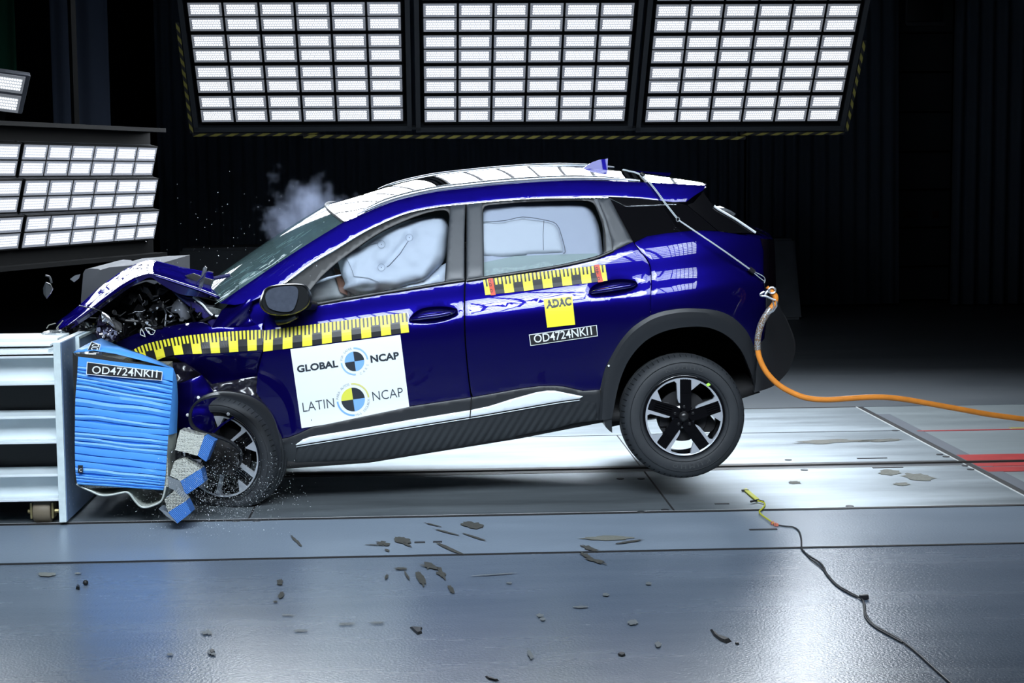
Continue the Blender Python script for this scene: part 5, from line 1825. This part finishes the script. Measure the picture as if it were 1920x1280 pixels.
def scale_tape(name, top, bot, period, depth, parent, off=0.0, lift=.0035, label=None, k0=0):
    """black tape with yellow measuring blocks; top and bot run along the picture of its two edges"""
    def even(pl):
        ds = [0]
        for i in range(len(pl) - 1): ds.append(ds[-1] + math.hypot(pl[i + 1][0] - pl[i][0], pl[i + 1][1] - pl[i][1]))
        out = []
        for k in range(81):
            d = ds[-1] * k / 80
            i = max(j for j in range(len(ds) - 1) if ds[j] <= d + 1e-9)
            t = (d - ds[i]) / ((ds[i + 1] - ds[i]) or 1)
            out.append((pl[i][0] + (pl[i + 1][0] - pl[i][0]) * t, pl[i][1] + (pl[i + 1][1] - pl[i][1]) * t))
        return out
    tp, bp = even(curve(top, 8)), even(curve(bot, 8))
    def at(pl, t):
        f = max(0, min(1, t)) * (len(pl) - 1); i = min(int(f), len(pl) - 2); f -= i
        return pl[i][0] + (pl[i + 1][0] - pl[i][0]) * f, pl[i][1] + (pl[i + 1][1] - pl[i][1]) * f
    def pt(s, v):
        a, c = at(tp, s / period_n), at(bp, s / period_n)
        return a[0] + (c[0] - a[0]) * v, a[1] + (c[1] - a[1]) * v
    length = sum(math.hypot(tp[i + 1][0] - tp[i][0], tp[i + 1][1] - tp[i][1]) for i in range(len(tp) - 1))
    period_n = length / period
    P2, FF, MI = [], [], []
    def quad(s0, s1, v0, v1, mi):
        s0, s1 = max(0, s0), min(period_n, s1)
        if s1 - s0 < .004: return
        n = max(1, int((s1 - s0) / .12))
        mv = 4
        n0 = len(P2)
        for i in range(n + 1):
            for j in range(mv + 1):
                P2.append(pt(s0 + (s1 - s0) * i / n, v0 + (v1 - v0) * j / mv))
        for i in range(n):
            for j in range(mv):
                q = n0 + i * (mv + 1) + j
                FF.append([q, q + 1, q + mv + 2, q + mv + 1]); MI.append(mi)
    quad(0, period_n, 0, 1, 0)
    o = flat_obj(name, P2, FF, blk_s, depth, parent, lift)
    P2.clear(); FF.clear()
    k = -1
    while k + off < period_n:
        s = k + off
        quad(s, s + .5, .47, 1, 0)
        for a in (0, .2, .4):
            quad(s + a, s + a + .11, 0, .48, 0)
        for a in (.60, .80):
            quad(s + a, s + a + .11, 0, .42, 0)
        k += 1
    flat_obj('scale_block', P2, FF, yel_s, depth, o, lift + .0012)
    return o


scale_tape('scale_tape', [(494.8, 619.5), (560, 611.3), (660, 598.7), (763, 586)], [(493.5, 659), (560, 650.5), (660, 637), (767, 622.7)], 36.6, BY, fd, -.02)
rt = scale_tape('scale_tape', [(905.5, 524.5), (980, 513.5), (1060, 504), (1135, 496)], [(910, 553), (980, 545.5), (1060, 535.5), (1139, 526)], 36.6, BY, rd, 0)
for q in ([(913, 517.5), (923, 516.3), (929.5, 552.5), (920.5, 553.8)], [(1114, 496.5), (1123.5, 495.2), (1131, 528), (1121.5, 529.2)]):
    o = sticker('red_tab', q, red_s, BY, rd, .006)
    c = (sum(p[0] for p in q) / 4, sum(p[1] for p in q) / 4)
    text_on('handwriting', '0 02' if q[0][0] < 1000 else '0 40', (c[0] + 3, c[1] + 13), (c[0] - 1.5, c[1] - 12), (-5, 0), mat('plate_black'), BY, o, .0075)
scale_tape('scale_tape', R1([(845, 745), (910, 712), (980, 690), (1050, 675), (1150, 655), (1270, 640), (1430, 625), (1560, 616), (1688, 610)]), R1([(878, 783), (945, 806), (1000, 808), (1060, 786), (1130, 772), (1270, 765), (1450, 757), (1570, 748), (1688, 740)]), 36.0, fend_d, fe, .15)
# white sign with the two programme names
sq = [(544.5, 654.5), (750.5, 627.5), (768.5, 770.5), (565.5, 802.5)]
white_s = mat('sign_white', (.80, .86, .88), .5)
cgl = (664.7, 677.2); clt = (662, 748.7)
SD = lambda x, y: BY(x, y) - .0
p2, f2_, _l = region(sq, 7, (), 0)
sign = flat_obj('programme_sign', p2, f2_, white_s, SD, fd, .005)
ink = mat('ink', (.022, .028, .036), .5); ink2 = mat('ink_light', (.05, .06, .07), .5)
sky_ = mat('logo_blue', (.20, .42, .80), .5); lem = mat('logo_yellow', (.72, .72, .08), .5); lem2 = mat('logo_straw', (.68, .65, .22), .5); skyp = mat('logo_pale', (.30, .50, .80), .5)
gry = mat('ink_grey', (.38, .41, .43), .6)
text_on('lettering', 'GLOBAL', (557.5, 698.8), (634.5, 688), (-1.5, -13.6), ink, SD, sign, .0065, .038)
text_on('lettering', 'NCAP', (695.5, 680.2), (749, 673), (-1.7, -14.0), ink, SD, sign, .0065, .038)
text_on('lettering', 'LATIN', (568.5, 772), (627.5, 763), (-2.0, -17), ink2, SD, sign, .0065, -.006)
text_on('lettering', 'NCAP', (699.5, 751.5), (756.5, 743), (-2.2, -17), ink2, SD, sign, .0065, -.006)
for c, r, cols in ((cgl, 18.4, (sky_, ink, sky_, ink)), (clt, 22.2, (lem, ink, sky_, ink))):
    for k, m in enumerate(cols):
        a0 = (90, 0, 270, 180)[k] + 8
        p_, f_ = ring2d(c, .01, r, a0, a0 + 90, 14)
        flat_obj('logo_quarter', p_, f_, m, SD, sign, .0065)
for c, r0, r1, a0, a1, m in ((cgl, 23.2, 26.2, 8, 95, skyp), (cgl, 23.2, 26.2, 187, 276, skyp), (clt, 27.8, 31, 8, 97, lem2), (clt, 27.8, 31, 188, 276, sky_)):
    p_, f_ = ring2d(c, r0, r1, a0, a1, 18); flat_obj('logo_arc', p_, f_, m, SD, sign, .0065)
arc_text('lettering', 'FOR SAFER', cgl, 24.8, 178, 102, 4.2, gry, SD, sign, .0065)
arc_text('lettering', 'CARS', cgl, 25.5, -70, -8, 4.2, gry, SD, sign, .0065, True)
arc_text('lettering', 'PARA AUTOS', clt, 29.5, 181, 103, 4.6, gry, SD, sign, .0065)
arc_text('lettering', 'M\u00c1S SEGUROS', clt, 29.5, -80, 4, 4.6, gry, SD, sign, .0065, True)
flat_obj('fleck', [(583, 786), (584.2, 785.6), (584.6, 788.6), (583.6, 789)], [[0, 1, 2, 3]], ink, SD, sign, .0065)
ad = sticker('club_sign', [(1019.3, 561.3), (1072.7, 555), (1078.5, 608.3), (1026, 614)], mat('club_yellow', (.85, .80, .035), .5), BY, rd, .005)
text_on('lettering', 'ADAC', (1024.3, 578.8), (1072, 572.3), (-1.9, -16.2), ink, BY, ad, .0062, .055, 1.0)
number_plate('number_plate', [(991.7, 627), (1119, 609), (1120.8, 630), (994.5, 648.3)], (1002, 643.2), (1110.5, 627.6), (-1.9, -15.6), 'OD4724NKI1', BY, rd, .005)
b = MB(); b.lathe([(0, -.003), (.005, -.003), (.006, 0)], 10, 0, Matrix.Translation(P(1141.3, 685.5, BY(1141, 685) - .014))); b.build('target_dot', white_s, car)


# ---------------------------------------------------------------- cables, cords, smoke, dust
H8 = lambda pts: zoom(pts, 1360, 440, 3.4286)
orange = mat('orange_hose', (.80, .27, .035), .5, noise_scale=14, noise_amt=.25, spec=.4)
hose = thing('umbilical_hose', P(1420, 650, -.06), 'orange hose curving from the car tail to the right edge', 'hose')
hp_ = H8([(268, 335), (300, 368), (323, 402), (312, 448), (272, 500), (236, 562), (213, 640), (207, 725), (224, 805), (268, 888), (340, 962), (430, 1015), (530, 1050), (650, 1060), (780, 1053), (900, 1045), (1020, 1044), (1150, 1057), (1300, 1083), (1500, 1119), (1700, 1155), (1930, 1186), (2100, 1210)])
hc = curve(hp_, 6)
hy = lambda x: -.06 + (.35 * max(0, (x - 1500) / 450) ** 1.5 if x > 1500 else 0)
b = MB(); b.tube([P(x, y, hy(x)) for x, y in hc], [.0095 if i < 3 else .0155 for i in range(len(hc))], 14); b.build('hose_jacket', orange, hose)
braid = bpy.data.materials.new('steel_braid'); braid.use_nodes = True
_n = braid.node_tree; _bb = _n.nodes['Principled BSDF']; _bb.inputs['Metallic'].default_value = .5; _bb.inputs['Roughness'].default_value = .4
_tc = _n.nodes.new('ShaderNodeTexCoord'); _v = _n.nodes.new('ShaderNodeTexVoronoi'); _v.inputs['Scale'].default_value = 150
_cr = _n.nodes.new('ShaderNodeValToRGB'); _cr.color_ramp.elements[0].color = (.55, .66, .74, 1); _cr.color_ramp.elements[1].color = (.28, .17, .09, 1); _cr.color_ramp.elements[0].position = .25; _cr.color_ramp.elements[1].position = .6
_n.links.new(_tc.outputs['Object'], _v.inputs['Vector']); _n.links.new(_v.outputs['Distance'], _cr.inputs[0]); _n.links.new(_cr.outputs[0], _bb.inputs['Base Color'])
b = MB(); sl = [q for q in hc if 480 / 3.4286 + 440 - 4 < q[1] < 745 / 3.4286 + 440 and q[0] < 1450]
b.tube([P(x, y, -.06) for x, y in sl], [.0175] * len(sl), 14)
b.build('braided_sleeve', braid, hose)
b = MB()
for o_ in (-3.5, 3.5):
    b.tube([P(x + o_ * (1 - t), y, -.075) for t, (x, y) in zip((0, .3, .6, 1), H8([(318, 425), (322, 460), (305, 490), (270, 515)]))], .004, 6)
b.build('sleeve_eye', mat('braid_wire', (.5, .55, .6), .35, .7), hose)
hk = thing('steel_hook', P(1440, 550, -.06), 'bright steel hook and ring holding the orange hose at the car tail', 'hook')
zinc = mat('bright_zinc')
b = MB(); c = H8([(300, 357)])[0]
b.tube([P(c[0] + 6.5 * math.cos(t * math.pi / 10), c[1] + 5.5 * math.sin(t * math.pi / 10), -.08) for t in range(21)], .0055, 8, 0, False); b.build('ring', zinc, hk)
b = MB(); b.tube([P(x, y, -.085) for x, y in H8(curve([(250, 365), (226, 380), (232, 392), (260, 395), (300, 412), (322, 420)], 4))], .006, 8)
b.tube([P(x, y, -.07) for x, y in H8([(255, 395), (262, 372), (285, 352)])], .008, 8); b.build('hook', zinc, hk)

T7 = lambda pts: zoom(pts, 1180, 290, 4.7406)
cord_m = mat('grey_cord', (.45, .50, .53), .6)
td = thing('tether_cord', P(1270, 410, .2), 'thin grey tether cord slung from the roof over the dark side glass', 'cord')
b = MB()
up_ = curve([(-60, 132), (0, 146), (60, 160), (112, 188), (170, 238), (240, 322), (320, 432), (425, 565)], 4)
dn_ = curve([(440, 582), (600, 690), (760, 798), (900, 895), (1072, 1018)], 4)
yc = lambda x, y: BY(x, y) - .015 - .05 * math.sin(math.pi * max(0, min(1, (x - 1205) / 230)))
for o_ in (-1.0, 1.0):
    b.tube([P(x + o_ * .8, y - o_ * .6, yc(x, y)) for x, y in T7(up_)], .0027, 6)
    b.tube([P(x + o_ * .4, y - o_ * .5, yc(x, y)) for x, y in T7(dn_)], .0027, 6)
b.tube([P(x, y, yc(x, y)) for x, y in T7(curve([(1100, 1035), (1150, 1058), (1195, 1085), (1206, 1110), (1200, 1140)], 4))], .0027, 6)
b.tube([P(x, y, yc(x, y)) for x, y in T7([(1085, 1030), (1140, 1078), (1200, 1125)])], .0027, 6)
b.build('cord', cord_m, td)
b = MB(); a, c = T7([(1068, 1012), (1108, 1042)]); b.tube([P(a[0], a[1], yc(*a)), P(c[0], c[1], yc(*c))], .014, 8); b.build('cord_lock', mat('plate_black'), td)
b = MB(); a = T7([(432, 575)])[0]; b.tube([P(a[0] + 3 * math.cos(t), a[1] + 4 * math.sin(t), yc(*a) - .004) for t in [k * .63 for k in range(11)]], .003, 6); b.build('cord_ring', zinc, td)
b = MB(); a, c = T7([(105, 165), (130, 185)]); b.tube([P(a[0], a[1], yc(*a)), P(c[0], c[1], yc(*c))], .012, 8); b.build('cord_knot', mat('plate_black'), td)

C5 = lambda pts: zoom(pts, 1300, 740, 2.371)
ts = thing('contact_strip', G(1410, 930), 'yellow contact strip with a short yellow wire on the steel plates', 'contact strip')
yst = mat('strip_yellow', (.62, .62, .03), .5)
q = C5([(222, 424), (236, 419), (292, 466), (280, 474)])
v = [G(x, y, .006) for x, y in q]; v2 = [p + Vector((0, 0, .006)) for p in v]
b = MB(); b.add(v + v2, [(0, 1, 2, 3)[::-1], (4, 5, 6, 7)] + [(i, (i + 1) % 4, 4 + (i + 1) % 4, 4 + i) for i in range(4)]); b.build('strip', yst, ts, False)
b = MB(); b.tube([G(x, y, .012) for x, y in C5(curve([(286, 470), (312, 478), (318, 490), (304, 508), (294, 516), (300, 530), (330, 552), (356, 570)], 4))], .0042, 8); b.build('wire', yst, ts)
b = MB(); b.tube([G(x, y, .014) for x, y in C5([(255, 474), (285, 468), (312, 474)])], .006, 6); b.build('tape_wrap', mat('plate_black'), ts)
b = MB(); a = G(*C5([(230, 424)])[0], .01); b.box((a.x - .02, a.y - .008, .006), (a.x + .02, a.y + .008, .014)); b.build('tape_wrap', mat('plate_black'), ts)
b = MB()
for x, y in C5([(352, 568), (364, 574), (370, 576)]): a = G(x, y, .012); b.box((a.x - .008, a.y - .008, .004), (a.x + .008, a.y + .008, .018))
b.build('connector', mat('connector_red', (.55, .16, .10), .5), ts)
kb = thing('floor_cable', G(1560, 1060), 'thin dark cable wandering over the floor to the lower right', 'cable')
kc = C5(curve([(372, 578), (410, 584), (445, 588), (470, 606), (480, 640), (484, 685), (515, 716), (568, 750), (598, 800), (640, 845), (700, 880), (745, 905), (762, 930), (768, 975), (800, 1020), (860, 1055), (930, 1095), (1000, 1150), (1060, 1205), (1150, 1285), (1250, 1370)], 5))
b = MB(); b.tube([G(x, y, .0065) for x, y in kc], .0042, 8)
k2 = C5(curve([(484, 685), (520, 728), (570, 768), (598, 806), (640, 850), (700, 886), (748, 908), (757, 935), (764, 985), (800, 1026), (860, 1062), (930, 1100)], 5))
b.tube([G(x, y, .0055) for x, y in k2], .0032, 8)
b.build('cable', mat('cable_grey', (.035, .038, .042), .5), kb)
b = MB(); a = G(*C5([(758, 910)])[0], .0); b.box((a.x - .018, a.y - .012, .002), (a.x + .02, a.y + .014, .022), 0, None, .006); b.build('clip', mat('plate_black'), kb)

# smoke puff over the windscreen
sm_ = bpy.data.materials.new('smoke'); sm_.use_nodes = True
nt = sm_.node_tree; nt.nodes.remove(nt.nodes['Principled BSDF'])
pv = nt.nodes.new('ShaderNodeVolumePrincipled'); pv.inputs['Color'].default_value = (.62, .72, 1.0, 1); pv.inputs['Anisotropy'].default_value = .2
tc = nt.nodes.new('ShaderNodeTexCoord')
ns = nt.nodes.new('ShaderNodeTexNoise'); ns.inputs['Scale'].default_value = 1.9; ns.inputs['Detail'].default_value = 6; ns.inputs['Roughness'].default_value = .6
ln = nt.nodes.new('ShaderNodeVectorMath'); ln.operation = 'LENGTH'
nt.links.new(tc.outputs['Object'], ns.inputs['Vector']); nt.links.new(tc.outputs['Object'], ln.inputs[0])
m1 = nt.nodes.new('ShaderNodeMath'); m1.operation = 'MULTIPLY_ADD'; m1.inputs[1].default_value = 3.0; m1.inputs[2].default_value = -.95
nt.links.new(ns.outputs['Fac'], m1.inputs[0])
m2 = nt.nodes.new('ShaderNodeMath'); m2.operation = 'SUBTRACT'
nt.links.new(m1.outputs[0], m2.inputs[0]); nt.links.new(ln.outputs['Value'], m2.inputs[1])
m3 = nt.nodes.new('ShaderNodeMath'); m3.operation = 'MULTIPLY'; m3.inputs[1].default_value = 4.8; m3.use_clamp = False
m4 = nt.nodes.new('ShaderNodeMath'); m4.operation = 'MAXIMUM'; m4.inputs[1].default_value = 0
nt.links.new(m2.outputs[0], m4.inputs[0]); nt.links.new(m4.outputs[0], m3.inputs[0]); nt.links.new(m3.outputs[0], pv.inputs['Density'])
nt.links.new(pv.outputs[0], nt.nodes['Material Output'].inputs['Volume'])
bm = bmesh.new(); bmesh.ops.create_icosphere(bm, subdivisions=3, radius=1.0)
b = MB(); b.bm(bm)
sk = b.build('smoke_puff', sm_, None)
SMY = 1.15
c = P(568, 402, SMY)
sk.matrix_basis = Matrix.Translation(c) @ Matrix.Diagonal((.36, .28, .36, 1))
tag(sk, 'bluish smoke puff rising over the windscreen', 'smoke', kind='stuff')
# dust and glass crumbs in the air
rr = random.Random(99)


def specks(name, label, n, gen, m, cat):
    b = MB()
    for _ in range(n):
        p, s = gen()
        ax_ = Vector((rr.uniform(-1, 1), rr.uniform(-1, 1), rr.uniform(-1, 1))).normalized()
        o1 = ax_.orthogonal().normalized() * s * rr.uniform(.5, 1); o2 = ax_.cross(o1).normalized() * s * rr.uniform(.4, 1)
        e = ax_ * s * rr.uniform(.5, 1.6)
        b.add([p + e, p - e, p + o1, p - o1 * .6 + o2, p - o2], [(0, 2, 3), (0, 3, 4), (0, 4, 2), (1, 3, 2), (1, 4, 3), (1, 2, 4)])
    return tag(b.build(name, m, None, False), label, cat, kind='stuff')


def g1():
    while True:
        x, y = rr.gauss(395, 70), rr.gauss(920, 40)
        if 200 < x < 600 and 820 < y < 1010: break
    Y = rr.uniform(-.55, -.06)
    p = P(x, y, Y)
    if p.z < .008: p = G(x, y, .009)
    return p, rr.uniform(.0008, .0024) * (1.6 if rr.random() < .06 else 1)


specks('dust_cloud', 'white crumbs and dust flying around the crushed front wheel', 2600, g1, mat('crumb_white', (.62, .66, .68), .6), 'dust')


def g2():
    while True:
        x, y = rr.gauss(470, 110), rr.gauss(480, 70)
        if 140 < x < 640 and 320 < y < 640: break
    return P(x, y, rr.uniform(-.2, 1.2)), rr.uniform(.001, .0030)


specks('glass_crumbs', 'tiny glass crumbs in the air before the windscreen', 170, g2, mat('glass_crumb', (.7, .76, .8), .2, .2), 'glass crumbs')


def bit(name, label, pts, h, m, cat, base=.004, group=None):
    v = [G(x, y, base) for x, y in pts]
    c_ = sum(v, Vector()) / len(v)
    v2 = [c_ + (p - c_) * .75 + Vector((0, 0, h)) for p in v]
    n = len(v)
    b = MB(); b.add(v + v2, [tuple(range(n))[::-1], tuple(range(n, 2 * n))] + [(i, (i + 1) % n, n + (i + 1) % n, n + i) for i in range(n)])
    return tag(b.build(name, m, None, False), label, cat, group)


sc_m = mat('scrap_black', (.010, .011, .012), .5)
b = MB(); a = G(160.5, 1092, .012); bm = bmesh.new(); bmesh.ops.create_icosphere(bm, subdivisions=2, radius=.0125); b.bm(bm, 0, Matrix.Translation(a))
tag(b.build('rubber_plug', sc_m, None), 'round black plug on the floor in front of the trolley', 'plug')
g_ = 'black scraps on the front floor'
bit('plastic_scrap', 'small pointed black scrap beside the round plug', [(142, 1104), (146, 1098), (150, 1102), (149, 1106)], .012, sc_m, 'scrap', .001, g_)
bit('plastic_scrap', 'black fan-shaped scrap on the floor below the middle of the car', [(768, 1176), (792, 1177), (790, 1182), (792, 1187), (783, 1190), (776, 1184)], .008, sc_m, 'scrap', .001, g_)
bit('plastic_scrap', 'long jagged black scrap left of the floor cable', [(1331, 1180), (1338, 1186), (1346, 1194), (1356, 1196), (1372, 1202), (1362, 1206), (1350, 1201), (1338, 1192)], .010, sc_m, 'scrap', .001, g_)
bit('plastic_scrap', 'tiny black scrap right of the long jagged one', [(1378, 1206), (1385, 1206), (1386, 1208), (1380, 1208)], .006, sc_m, 'scrap', .001, g_)
bit('plastic_scrap', 'oval black scrap below the rear wheel on the front floor', [(1158, 1226), (1164, 1223), (1172, 1225), (1173, 1229), (1166, 1231), (1160, 1229)], .006, sc_m, 'scrap', .001, g_)
bit('plastic_scrap', 'thin dark scrap below the front wheel', [(392, 1221), (398, 1218), (403, 1221), (401, 1226), (395, 1227)], .008, sc_m, 'scrap', .001, g_)
bit('plastic_scrap', 'two-ended black sliver at the bottom edge of the floor', [(909, 1268), (920, 1271), (936, 1276), (930, 1277), (915, 1273)], .006, sc_m, 'scrap', .001, g_)
# scraps flying over the barrier
fm_ = mat('flying_dark', (.05, .055, .06), .3, coat=.6)
b = MB()
q = zoom([(430, 640), (455, 580), (500, 600), (525, 650), (500, 700), (465, 745), (435, 700)], 0, 420, 5.334)
v = [P(x, y, .5 + .02 * (i % 2)) for i, (x, y) in enumerate(q)]; n = len(v)
b.add(v + [p + Vector((0, .02, 0)) for p in v], [tuple(range(n)), tuple(range(n, 2 * n))[::-1]] + [(i, n + i, n + (i + 1) % n, (i + 1) % n) for i in range(n)])
b.tube([P(x, y, .48) for x, y in zoom([(455, 515), (495, 525), (510, 560), (515, 590)], 0, 420, 5.334)], .006, 6)
tag(b.build('flying_scrap', fm_, None, False), 'crumpled dark scrap flying over the trolley', 'scrap')
b = MB()
q = zoom([(700, 550), (745, 515), (800, 500), (785, 545), (740, 580)], 0, 420, 5.334)
v = [P(x, y, .7) for x, y in q]; n = len(v)
b.add(v + [p + Vector((0, .01, 0)) for p in v], [tuple(range(n)), tuple(range(n, 2 * n))[::-1]] + [(i, n + i, n + (i + 1) % n, (i + 1) % n) for i in range(n)])
tag(b.build('flying_scrap', mat('flying_grey', (.12, .13, .145), .4), None, False), 'flat grey scrap flying left of the bonnet', 'scrap')
